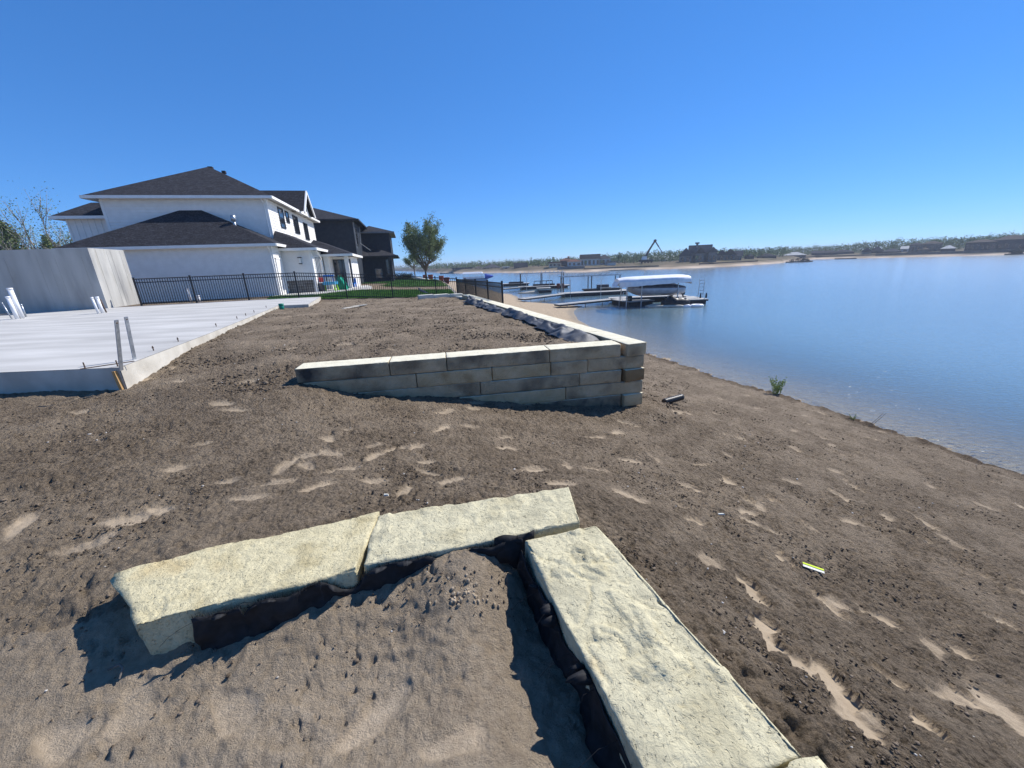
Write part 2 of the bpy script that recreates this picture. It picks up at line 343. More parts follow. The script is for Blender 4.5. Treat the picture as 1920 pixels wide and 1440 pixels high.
bt += [tuple(at(x, y, z)) for x, y, z in ((228, 728, -.27), (300, 668, -.1), (395, 634, -.04), (480, 598, -.0), (525, 580, .0), (600, 560, -.05), (560, 650, -.09), (700, 620, -.05), (850, 600, -.07), (120, 737, -.27), (420, 715, -.2), (650, 590, -.05))]
bt += [(*(FEN0+fenu*k-fenv*.2), z) for k, z in ((0, 0), (6, -.05), (10, -.12), (14, -.25))]
bt += [(-25, 10, -.1), (-40, 30, -.1), (-15, 4, -.28), (-60, 60, 0)]
zB = RBF(bt, .7)
plateau = np.array([Wend[:2]+sn*.2, FC-fenu*.05, [-9.3, 57], [-13.2, 68], [-24, 100], [-60, 180], [-300, 180], [-300, 20], [-60, 14], FEN0-fenu*5, FEN0])
SLABP = [at(-900, 735, .1)[:2], at(224, 689, .1)[:2], at(300, 660, .1)[:2], at(390, 626, .1)[:2], at(480, 590, .1)[:2], at(522, 573, .1)[:2], at(578, 570.5, .1)[:2], at(601, 556.5, .1)[:2]]
SLABP[0] = SLABP[1]+(SLABP[0]-SLABP[1])/np.linalg.norm(SLABP[0]-SLABP[1])*13
SLABP += [FEN0+fenu*6.8-fenv*.25, FEN0-fenv*.25-fenu*4, SLABP[0]+np.array([-4, 11])]
SLABP = np.array(SLABP)
def ground_z(x, y):
    a = zA(x, y)
    land = in_poly(x, y, shore_ring); ds = dist_poly(x, y, shore)
    a = np.where(land, np.maximum(a, WATER+.012+.03*np.minimum(ds, 4)), WATER-.02-np.minimum(.10*ds, 2.2)-np.minimum(.01*ds, 1))
    b = zB(x, y)
    q = (x-Wl[0])*fn[0]+(y-Wl[1])*fn[1]; sd_ = (x-Wc[0])*sn[0]+(y-Wc[1])*sn[1]; al = (x-Wl[0])*fd[0]+(y-Wl[1])*fd[1]
    fe = (x-FEN0[0])*fenv[0]+(y-FEN0[1])*fenv[1]
    tb = (q > .2) & (sd_ > .2) & (fe < 2.0)
    z = np.where(tb, b, a)
    # left of the wall's end the two surfaces run into each other
    m = sstep(.3, -.6, al); z = np.where((al < .3) & (q > -.6) & (q < .6) & ~tb, a*(1-m)+m*(a*(1-sstep(-.6, .6, q))+b*sstep(-.6, .6, q)), z)
    pl = in_poly(x, y, plateau) & (fe > .15)
    zc = np.where(y < 60, -.06-.010*np.clip(y-24, 0, 60)-.022*np.clip(x+16, 0, 13.), -.9-.002*np.clip(y-60, 0, 80)-.0*x)
    z = np.where(pl, zc, z)
    sl = in_poly(x, y, SLABP); z = np.where(sl, np.minimum(z, -.12), z)
    return z, land, ds, tb, pl

# polar graded sheet: fine underfoot, coarse far away
th = np.concatenate([np.arange(-180, -64, 4.0), np.arange(-64, 64, .2), np.arange(64, 180, 4.0)]); th = np.radians(th)
rr = np.concatenate([[0.02], .30*1.0078**np.arange(0, 790)])
R_, T_ = np.meshgrid(rr, th, indexing='ij'); GX = R_*np.sin(T_); GY = R_*np.cos(T_)
GZ, land, ds, tb, pl = ground_z(GX, GY)
# footprints and scuffs: smooth, pale, slightly sunken
fp = np.zeros(GX.shape); fdep = np.zeros(GX.shape)
frng = np.random.default_rng(5)
prints = []
PXP = [(880, 800), (700, 835), (640, 880), (520, 905), (420, 900), (330, 880), (470, 935), (760, 920), (850, 900), (1000, 880), (950, 840), (1120, 820), (1260, 800), (1350, 860), (1300, 905), (1450, 800), (1560, 830), (1620, 850),
       (1550, 930), (1480, 900), (1400, 960), (1600, 985), (1240, 965), (1180, 930), (1330, 1050), (1240, 1060), (1420, 1110), (1560, 1130), (1400, 1090), (1470, 1190), (1520, 1230), (1640, 1240), (1750, 1210), (1700, 1060), (1820, 1080),
       (1850, 1180), (1790, 1300), (1880, 1030), (1600, 1330), (1700, 1400), (1330, 820), (1180, 860), (380, 830), (250, 860), (160, 900), (60, 880), (120, 1010), (560, 1010), (950, 760+60), (1050, 905), (1450, 1010), (1350, 990),
       (300, 950), (700, 900), (620, 850), (560, 860), (800, 865), (1120, 880), (1280, 860), (1400, 840), (1500, 860), (1680, 900), (1750, 950), (440, 1330), (120, 1380), (250, 1330), (700, 1350), (860, 1390)]
SEG = [(1410, 1100, 1431, 1126), (1387, 1075, 1412, 1100), (1417, 1142, 1450, 1172), (1440, 1019, 1485, 1056), (1522, 1105, 1582, 1157), (1796, 1052, 1850, 1078), (1860, 1085, 1912, 1110), (1481, 970, 1537, 996), (1706, 959, 1759, 989), (1680, 989, 1755, 1015), (1552, 914, 1597, 936),
       (1403, 1147, 1436, 1180), (1440, 1185, 1472, 1220), (1474, 1222, 1512, 1243), (1540, 1237, 1560, 1270), (1562, 1272, 1585, 1305), (1584, 900, 1620, 920), (1361, 815, 1400, 822), (1480, 835, 1505, 845), (1550, 838, 1590, 850), (1600, 842, 1625, 850), (1355, 845, 1375, 855), (1350, 885, 1380, 905),
       (1388, 925, 1415, 945), (1280, 970, 1325, 978), (1440, 925, 1460, 940), (1290, 865, 1330, 870), (1260, 930, 1290, 950), (1620, 1140, 1700, 1170), (1640, 1240, 1700, 1280), (1760, 1190, 1830, 1230), (1800, 1290, 1850, 1320), (1720, 1330, 1760, 1380), (1600, 1330, 1640, 1370), (1840, 1150, 1900, 1165)]
def surf(px, py):
    p = at(px, py, -.3)
    for it in range(5): p = at(px, py, float(zA(np.array([p[0]]), np.array([p[1]]))[0]))
    return p
for x0, y0, x1, y1 in SEG:
    a, b = surf(x0, y0), surf(x1, y1); l = np.linalg.norm((b-a)[:2]); prints.append(((a[0]+b[0])/2, (a[1]+b[1])/2, max(.09, min(.32, l*.55)), frng.uniform(.055, .075), math.atan2(b[1]-a[1], b[0]-a[0])))
for i, (px, py) in enumerate(PXP):
    if (px > 1230 and frng.random() < .8) or (px < 300 and py < 1100): continue
    p = surf(px, py); prints.append((p[0], p[1], frng.uniform(.10, .17), frng.uniform(.05, .08), frng.normal(radians(20), .5)))
NS = len(prints)
for i in range(130):
    r = frng.uniform(3.0, 16); a = frng.uniform(-1.0, 1.15); prints.append((r*sin(a), r*cos(a), frng.uniform(.1, .2), frng.uniform(.05, .09), frng.uniform(0, pi)))
for ip, (px, py, a_, b_, an) in enumerate(prints):
    deep = 1.9 if ip < len(SEG) else 1.0
    r0 = math.hypot(px, py); i0, i1 = np.searchsorted(rr, [r0-.4, r0+.4]); t0 = math.atan2(px, py); j0, j1 = np.searchsorted(th, [t0-.5/r0, t0+.5/r0])
    if j1 <= j0 or i1 <= i0: continue
    X = GX[i0:i1, j0:j1]-px; Y = GY[i0:i1, j0:j1]-py
    wob = 1+.25*pn2(X*9+px*3, Y*9+py*5)
    u_ = (X*cos(an)+Y*sin(an))/a_; v_ = (-X*sin(an)+Y*cos(an))/(b_*(1+.25*np.sin(u_*2.2)))
    e = (np.abs(u_)**2.4+np.abs(v_)**2.4)**(1/2.4)*wob; m = sstep(1.3 if deep < 1.5 else 1.08, .55 if deep < 1.5 else .8, e)*(frng.uniform(.6, 1.0) if deep < 1.5 else 1.0)
    fp[i0:i1, j0:j1] = np.maximum(fp[i0:i1, j0:j1], m)
    fdep[i0:i1, j0:j1] = np.minimum(fdep[i0:i1, j0:j1], -.020*deep*m+.012*deep*sstep(1.75, 1.25, e)*sstep(.9, 1.25, e))
# inside the near corner the fill is fine pale sand
def corner_inside(x, y):
    A = at(225, 1085, 0)[:2]; B = at(1060, 940, 0)[:2]; D = at(1500, 1400, 0)[:2]; dd = D-B
    return in_poly(x, y, np.array([A+np.array([-.25, -.1]), B, D, D+dd*2, [0, -8], [-8, -8], [-8, A[1]-.35]]))
ins = corner_inside(GX, GY)
big = fbm2(GX*.9, GY*.9, 3)
clod = np.abs(fbm2(GX*6.1, GY*6.1, 3)); fine = fbm2(GX*19, GY*19, 3); pit = fbm2(GX*9.7+3, GY*9.7, 2)
amp = np.where(ins, .42, 1.0)*np.where(land, 1, .15)*np.where(land & (ds < 1.2) | ((GY > 24) & ~tb), .4, 1.0)
rough_zone = .55+.45*sstep(-.3, .5, fbm2(GX*.55+9, GY*.55, 2))
sm = (1-.85*fp)*amp
detail = .030*big*np.where(ins, .4, 1)+sm*rough_zone*(.034*(clod-.3)+.013*fine)-sm*.022*sstep(.25, .8, pit)*np.where(ins, .9, .8)-np.where(ins, .013*sstep(.30, .75, fbm2(GX*17+1, GY*17, 3))*(1-fp)*sstep(-.3, .3, fbm2(GX*2.1, GY*2.1, 2)), 0)+fdep
cz = sstep(-.35, .45, fbm2(GX*.8+4, GY*.8, 3)+.25)
detail += (1-.9*fp)*np.where(land, 1, .1)*np.where(ins, .55, 1.0)*(.25+.75*cz)*(.030*crumbs(GX, GY, .075, 1, .55)+.020*crumbs(GX, GY, .040, 2, .6)+.045*crumbs(GX, GY, .21, 3, .16))*np.where(R_ < 22, 1, .4)
# low ridges left by the rake and the wheels on the slope
rd = (GX*cos(.62)-GY*sin(.62)); detail += np.where(land & ~ins & ~tb & (GX > .8), .010*np.sin(rd*9+2*pn2(GX, GY))*sm*sstep(.8, 2, GX), 0)
detail += np.where((ds < 1.6) & (GY < 24), (1-sstep(.2, 1.6, ds))*.07*fbm2(GX*2.3, GY*2.3, 4), 0)
fade = np.where((GY > 26) & (R_ > 26), .3, 1.0)
GZ = GZ+detail*fade*np.where(pl & (GY > 22), .25, 1)
for q in (((226, 1068), (704, 960), (670, 1066), (262, 1172)), ((700, 967), (1066, 911), (1089, 975), (672, 1062)), ((983, 1012), (1117, 982), (1500, 1402), (1226, 1462))):   # the stones press the soil down
    GZ = np.where(in_poly(GX, GY, np.array([at(x, y, 0)[:2] for x, y in q])), np.minimum(GZ, -.09), GZ)
V = np.stack([GX, GY, GZ], -1).reshape(-1, 3); nr, ntc = GX.shape
ii = np.arange(nr-1)[:, None]*ntc; jj = np.arange(ntc)[None, :]; j2 = (jj+1) % ntc
F = np.stack([ii+jj, ii+j2, ii+ntc+j2, ii+ntc+jj], -1).reshape(-1, 4)
gm = bpy.data.materials.new('bare_soil'); gm.use_nodes = True
def soil_nodes(m):
    t = m.node_tree; L = t.links.new; b = t.nodes['Principled BSDF']; b.inputs['Roughness'].default_value = .97; b.inputs['Specular IOR Level'].default_value = .08
    tc = nd(t, 'TexCoord'); O = tc.outputs['Object']
    def noise(sc, de=6, ro=.6):
        n = nd(t, 'TexNoise'); n.inputs['Scale'].default_value = sc; n.inputs['Detail'].default_value = de; n.inputs['Roughness'].default_value = ro; L(O, n.inputs['Vector']); return n.outputs['Fac']
    def ramp(f, a, ca, bb, cb):
        r = nd(t, 'ValToRGB'); L(f, r.inputs[0]); e = r.color_ramp.elements; e[0].position = a; e[1].position = bb; e[0].color = (*ca, 1); e[1].color = (*cb, 1); return r.outputs[0]
    def mix(f, a, c, v=None):
        x = nd(t, 'Mix'); x.data_type = 'RGBA'
        L(f, x.inputs[0]); L(a, x.inputs[6])
        if isinstance(c, tuple): x.inputs[7].default_value = (*c, 1)
        else: L(c, x.inputs[7])
        return x.outputs[2]
    def attr(n): a = nd(t, 'Attribute'); a.attribute_name = n; return a.outputs['Fac']
    def mul(a, k):
        q = nd(t, 'Math'); q.operation = 'MULTIPLY'; L(a, q.inputs[0])
        if isinstance(k, float): q.inputs[1].default_value = k
        else: L(k, q.inputs[1])
        return q.outputs[0]
    sp = nd(t, 'Math'); sp.operation = 'MULTIPLY_ADD'; L(noise(60, 5, .75), sp.inputs[0]); sp.inputs[1].default_value = .9; L(noise(16, 8, .72), sp.inputs[2])
    dark = ramp(sp.outputs[0], .72, (.048, .036, .024), 1.16, (.222, .171, .119))
    pa = nd(t, 'Math'); pa.operation = 'MULTIPLY_ADD'; L(noise(.75, 4, .6), pa.inputs[0]); pa.inputs[1].default_value = .8; L(noise(3.1, 7, .72), pa.inputs[2])
    patch = ramp(pa.outputs[0], .84, (0, 0, 0), 1.06, (1, 1, 1))
    tanc = ramp(noise(22, 6), .3, (.385, .303, .212), .7, (.55, .443, .32))
    c = mix(mul(patch, .26), dark, tanc)
    c = mix(attr('tan'), c, tanc)
    pale = ramp(noise(9, 4), .3, (.34, .266, .18), .7, (.44, .352, .245))
    c = mix(mul(attr('foot'), .62), c, pale)
    sand = ramp(noise(5, 7), .3, (.40, .305, .205), .7, (.52, .41, .285))
    wet = ramp(noise(3, 4), .3, (.30, .25, .19), .7, (.36, .30, .23))
    c = mix(attr('sand'), c, sand); c = mix(attr('wet'), c, wet); dk = nd(t, 'Mix'); dk.data_type = 'RGBA'; dk.blend_type = 'MULTIPLY'; L(attr('damp'), dk.inputs[0]); L(c, dk.inputs[6]); dk.inputs[7].default_value = (.5, .47, .45, 1); c = dk.outputs[2]
    L(c, b.inputs['Base Color'])
    h = nd(t, 'Math'); h.operation = 'ADD'; L(noise(55, 8, .75), h.inputs[0]); L(mul(noise(160, 4, .7), .35), h.inputs[1])
    vo = nd(t, 'TexVoronoi'); vo.inputs['Scale'].default_value = 34; L(O, vo.inputs['Vector']); iv = nd(t, 'MapRange'); iv.inputs[3].default_value = -.7; iv.inputs[4].default_value = 0.0; L(attr('tan'), iv.inputs[0]); vm = mul(vo.outputs['Distance'], iv.outputs[0])
    h2 = nd(t, 'Math'); h2.operation = 'ADD'; L(h.outputs[0], h2.inputs[0]); L(vm, h2.inputs[1]); h = h2
    bp = nd(t, 'Bump'); bp.inputs['Distance'].default_value = .04; L(h.outputs[0], bp.inputs['Height'])
    inv = nd(t, 'MapRange'); inv.inputs[3].default_value = 1.0; inv.inputs[4].default_value = .25; L(attr('foot'), inv.inputs[0]); L(inv.outputs[0], bp.inputs['Strength'])
    L(bp.outputs[0], b.inputs['Normal'])
soil_nodes(gm)
gme = np_mesh('ground', V, F, gm, True)
def add_attr(me, n, arr): a = me.attributes.new(n, 'FLOAT', 'POINT'); a.data.foreach_set('value', np.ascontiguousarray(arr, np.float32).ravel())
tan_z = np.maximum(np.where(ins, .95, 0), .45*sstep(-.6, -2.6, GX)*sstep(3.4, 1.2, GY))*(.75+.35*sstep(-.5, .5, big))
tan_z = np.maximum(tan_z, np.where(tb, .04+.18*sstep(0, .6, big), 0))
sandz = np.where(land & ~tb & ~pl & (GX < 8.0), sstep(21, 25, GY+.3*big*3), 0); sandz = np.where(~land, 1.0, sandz)
wetz = np.where(land & ~tb & ~pl, sstep(.9, .25, ds+.2*big)*sstep(18, 24, GY), 0)
add_attr(gme, 'damp', np.clip(np.where(land & ~tb & ~pl & (GY < 24), sstep(.55, .12, ds+.18*big), 0), 0, 1))
add_attr(gme, 'foot', np.where(ins, fp*.5, fp)); add_attr(gme, 'tan', np.clip(tan_z, 0, 1)); add_attr(gme, 'sand', np.clip(sandz, 0, 1)); add_attr(gme, 'wet', np.clip(wetz, 0, 1))
ground = tag(link('ground', gme), kind='structure', label='bare grey-brown graded soil sloping to the lake, turning to beach sand')
def gz(x, y):                                           # smooth ground height at one point
    return float(ground_z(np.array([float(x)]), np.array([float(y)]))[0][0])

# loose clods and pebbles on the soil
def lumps(name, n, rmin, rmax, smin, smax, mt, label, cat, seed, angr=(-1.05, 1.05), flat=.65):
    g = np.random.default_rng(seed); t_ = (1+5**.5)/2
    ico = np.array([(-1, t_, 0), (1, t_, 0), (-1, -t_, 0), (1, -t_, 0), (0, -1, t_), (0, 1, t_), (0, -1, -t_), (0, 1, -t_), (t_, 0, -1), (t_, 0, 1), (-t_, 0, -1), (-t_, 0, 1)])/1.9
    icf = np.array([(0, 11, 5), (0, 5, 1), (0, 1, 7), (0, 7, 10), (0, 10, 11), (1, 5, 9), (5, 11, 4), (11, 10, 2), (10, 7, 6), (7, 1, 8), (3, 9, 4), (3, 4, 2), (3, 2, 6), (3, 6, 8), (3, 8, 9), (4, 9, 5), (2, 4, 11), (6, 2, 10), (8, 6, 7), (9, 8, 1)])
    r = np.exp(g.uniform(math.log(rmin), math.log(rmax), n)); a = g.uniform(*angr, n); x = r*np.sin(a); y = r*np.cos(a)
    z, ld, d_, tb_, pl_ = ground_z(x, y); keep = ld & (d_ > .15) & ~in_poly(x, y, SLABP) & ~pl_ & ((y < 23))
    q = (x-Wl[0])*fn[0]+(y-Wl[1])*fn[1]; s_ = (x-Wc[0])*sn[0]+(y-Wc[1])*sn[1]; al = (x-Wl[0])*fd[0]+(y-Wl[1])*fd[1]
    keep &= ~((np.abs(q-.2) < .35) & (al > -.2) & (s_ > -.3)) & ~((np.abs(s_-.2) < .8) & (q > -.3))
    keep &= ~(corner_inside(x, y) & (g.random(n) < .82))
    for (qx, qy, qa, qb, qn) in prints: u_ = (x-qx)*cos(qn)+(y-qy)*sin(qn); v_ = -(x-qx)*sin(qn)+(y-qy)*cos(qn); keep &= (u_/qa)**2+(v_/qb)**2 > 1.0
    keep &= fbm2(x*.8+4, y*.8, 2)+g.normal(0, .3, n) > -.15
    x, y, z, r = x[keep], y[keep], z[keep], r[keep]; n = len(x)
    sz = np.exp(g.uniform(math.log(smin), math.log(smax), n))*(.6+.12*np.minimum(r, 8))
    V = ico[None]*(1+g.uniform(-.35, .35, (n, 12, 1)))*sz[:, None, None]*g.uniform(.6, 1.2, (n, 1, 3)); V[..., 2] *= flat
    an = g.uniform(0, 6.28, n)[:, None]; X = V[..., 0]*np.cos(an)-V[..., 1]*np.sin(an); Y = V[..., 0]*np.sin(an)+V[..., 1]*np.cos(an)
    V = np.stack([X+x[:, None], Y+y[:, None], V[..., 2]+z[:, None]+sz[:, None]*.15], -1).reshape(-1, 3)
    F = (icf[None]+(np.arange(n)*12)[:, None, None]).reshape(-1, 3)
    return tag(link(name, np_mesh(name, V, F, mt)), label, cat, kind='stuff')
M_CLOD = mat('clod_soil', ((.060, .046, .033), (.21, .164, .12)), rough=.98, scale=14, spec=.05, bump=.6, bscale=90, bdist=.006)
M_PEB = mat('pebble', ((.30, .27, .23), (.62, .59, .54)), rough=.85, scale=3)
lumps('soil_clods', 34000, 1.4, 16, .0035, .013, M_CLOD, 'loose dark clods of soil scattered over the graded ground', 'soil clods', 3)
lumps('terrace_clods', 16000, 6.5, 24, .006, .022, M_CLOD, 'loose dark clods of soil scattered over the raised terrace', 'soil clods', 13, angr=(-.75, .45))
lumps('pebbles', 420, 1.2, 10, .005, .011, M_PEB, 'small pale pebbles scattered over the soil', 'pebbles', 9)

# ------------------------------------------------------------------ lake
def water_mat():
    m = bpy.data.materials.new('lake_water'); m.use_nodes = True; t = m.node_tree; L = t.links.new
    for n in list(t.nodes):
        if n.type == 'BSDF_PRINCIPLED': t.nodes.remove(n)
    out = [n for n in t.nodes if n.type == 'OUTPUT_MATERIAL'][0]
    tc = nd(t, 'TexCoord')
    def wave(sc, rot, st, de=3):
        mp = nd(t, 'Mapping'); mp.inputs['Rotation'].default_value = (0, 0, rot); mp.inputs['Scale'].default_value = st; L(tc.outputs['Object'], mp.inputs[0])
        n = nd(t, 'TexNoise'); n.inputs['Scale'].default_value = sc; n.inputs['Detail'].default_value = de; n.inputs['Distortion'].default_value = .4; L(mp.outputs[0], n.inputs['Vector']); return n.outputs['Fac']
    a = nd(t, 'Math'); a.operation = 'MULTIPLY_ADD'; L(wave(1.5, .5, (1, 2.6, 1)), a.inputs[0]); a.inputs[1].default_value = .7; L(wave(5.0, -.35, (1, 2.0, 1), 2), a.inputs[2])
    bp = nd(t, 'Bump'); bp.inputs['Strength'].default_value = .45; bp.inputs['Distance'].default_value = .042; L(a.outputs[0], bp.inputs['Height'])
    gl = nd(t, 'BsdfGlossy'); gl.inputs['Roughness'].default_value = .13; gl.inputs['Color'].default_value = (.95, .97, 1, 1); L(bp.outputs[0], gl.inputs['Normal'])
    fr = nd(t, 'Fresnel'); fr.inputs['IOR'].default_value = 1.333; L(bp.outputs[0], fr.inputs['Normal'])
    tr = nd(t, 'BsdfTransparent'); tr.inputs['Color'].default_value = (.86, .93, .95, 1)
    df = nd(t, 'BsdfDiffuse'); df.inputs['Color'].default_value = (.14, .225, .265, 1)
    at_ = nd(t, 'Attribute'); at_.attribute_name = 'depth'
    mx = nd(t, 'MixShader'); L(at_.outputs['Fac'], mx.inputs[0]); L(tr.outputs[0], mx.inputs[1]); L(df.outputs[0], mx.inputs[2])
    m2 = nd(t, 'MixShader'); L(fr.outputs[0], m2.inputs[0]); L(mx.outputs[0], m2.inputs[1]); L(gl.outputs[0], m2.inputs[2]); L(m2.outputs[0], out.inputs[0])
    return m
FAR_PX = [(690, 506.5), (780, 509), (820, 511.6), (867, 512.6), (922, 511.6), (997, 511.6), (1060, 511), (1095, 510.3), (1152, 507.3), (1215, 505.6), (1257, 504.4), (1315, 502.5), (1402, 497.8), (1462, 493.5), (1490, 489), (1530, 486), (1605, 484.5), (1717, 481.6), (1830, 479.3), (1920, 477), (2150, 467), (2500, 452)]
farsh = np.array([at(x, y, WATER)[:2] for x, y in FAR_PX])
farsh = np.vstack([[-260, 520], [-160, 470]] + [farsh])
wr = 3.0*1.022**np.arange(0, 262); wth = np.radians(np.arange(-60, 181, .8)); WR, WTt = np.meshgrid(wr, wth, indexing='ij')
WX = WR*np.sin(WTt); WY = WR*np.cos(WTt)
wd = np.where(in_poly(WX, WY, shore_ring), 0, dist_poly(WX, WY, shore)); dep = 1-np.exp(-(np.clip(wd, 0, 80)/6.5)**1.3)
WV = np.stack([WX, WY, np.full(WX.shape, WATER)], -1).reshape(-1, 3); nw, nc = WX.shape
ii = np.arange(nw-1)[:, None]*nc; jj = np.arange(nc-1)[None, :]
WF = np.stack([ii+jj, ii+jj+1, ii+nc+jj+1, ii+nc+jj], -1).reshape(-1, 4)
wme = np_mesh('water', WV, WF, water_mat(), True); add_attr(wme, 'depth', np.clip(dep, 0, .97))
tag(link('lake_water', wme), kind='structure', label='calm blue lake with fine ripples')

# ------------------------------------------------------------------ far shore land
def resample(P, step):
    out = []
    for a, b in zip(P, P[1:]):
        n = max(1, int(np.linalg.norm(b-a)/step)); out += [a+(b-a)*k/n for k in range(n)]
    return np.array(out+[P[-1]])
fs = resample(farsh, 5.0); dirs = fs/np.linalg.norm(fs, axis=1)[:, None]
offs = [-6, 0, 4, 9, 16, 26, 60, 200, 900, 4000]; zz = [-4.1, -3.58, -3.2, -2.7, -1.9, -1.25, -1.0, -.8, -.6, 0]
rows = []; sa = []
for o, z in zip(offs, zz):
    jit = fbm2(fs[:, 0]*.05, fs[:, 1]*.05+o, 3)
    d = o+(jit*4 if 0 <= o < 60 else 0); P = fs+dirs*np.asarray(d)[..., None] if np.ndim(d) else fs+dirs*d
    rows.append(np.c_[P, np.full(len(P), z)+(jit*.25 if 0 < o < 60 else 0)]); sa.append(np.full(len(P), 1.0 if o <= 4 else (.35 if o < 10 else 0.0)))
FV = np.concatenate(rows); nn = len(fs); ii = np.arange(len(offs)-1)[:, None]*nn; jj = np.arange(nn-1)[None]
FF = np.stack([ii+jj, ii+jj+1, ii+nn+jj+1, ii+nn+jj], -1).reshape(-1, 4)
fm = bpy.data.materials.new('far_land'); fm.use_nodes = True
def far_nodes(m):
    t = m.node_tree; L = t.links.new; b = t.nodes['Principled BSDF']; b.inputs['Roughness'].default_value = .95; b.inputs['Specular IOR Level'].default_value = .05
    tc = nd(t, 'TexCoord'); n = nd(t, 'TexNoise'); n.inputs['Scale'].default_value = .12; n.inputs['Detail'].default_value = 8; L(tc.outputs['Object'], n.inputs['Vector'])
    def rp(ca, cb, src):
        r = nd(t, 'ValToRGB'); L(src, r.inputs[0]); e = r.color_ramp.elements; e[0].position = .35; e[1].position = .65; e[0].color = (*ca, 1); e[1].color = (*cb, 1); return r.outputs[0]
    a = nd(t, 'Attribute'); a.attribute_name = 'sand'; x = nd(t, 'Mix'); x.data_type = 'RGBA'; L(a.outputs['Fac'], x.inputs[0])
    L(rp((.075, .07, .04), (.16, .125, .085), n.outputs['Fac']), x.inputs[6]); L(rp((.34, .26, .19), (.52, .42, .32), n.outputs['Fac']), x.inputs[7]); L(x.outputs[2], b.inputs['Base Color'])
far_nodes(fm)
fme = np_mesh('far_shore', FV, FF, fm, True); add_attr(fme, 'sand', np.concatenate(sa))
tag(link('far_shore', fme), kind='structure', label='low far bank with a pale sand edge')
# lawn ground of the neighbours behind the fence and the land on the left
MB().poly([(-300, 40, -.35), (-300, -60, -.35), (-40, -60, -.35), (-24, 8, -.35), (-24, 40, -.35)]).build('verge', M_LAWN).__setitem__('kind', 'structure')

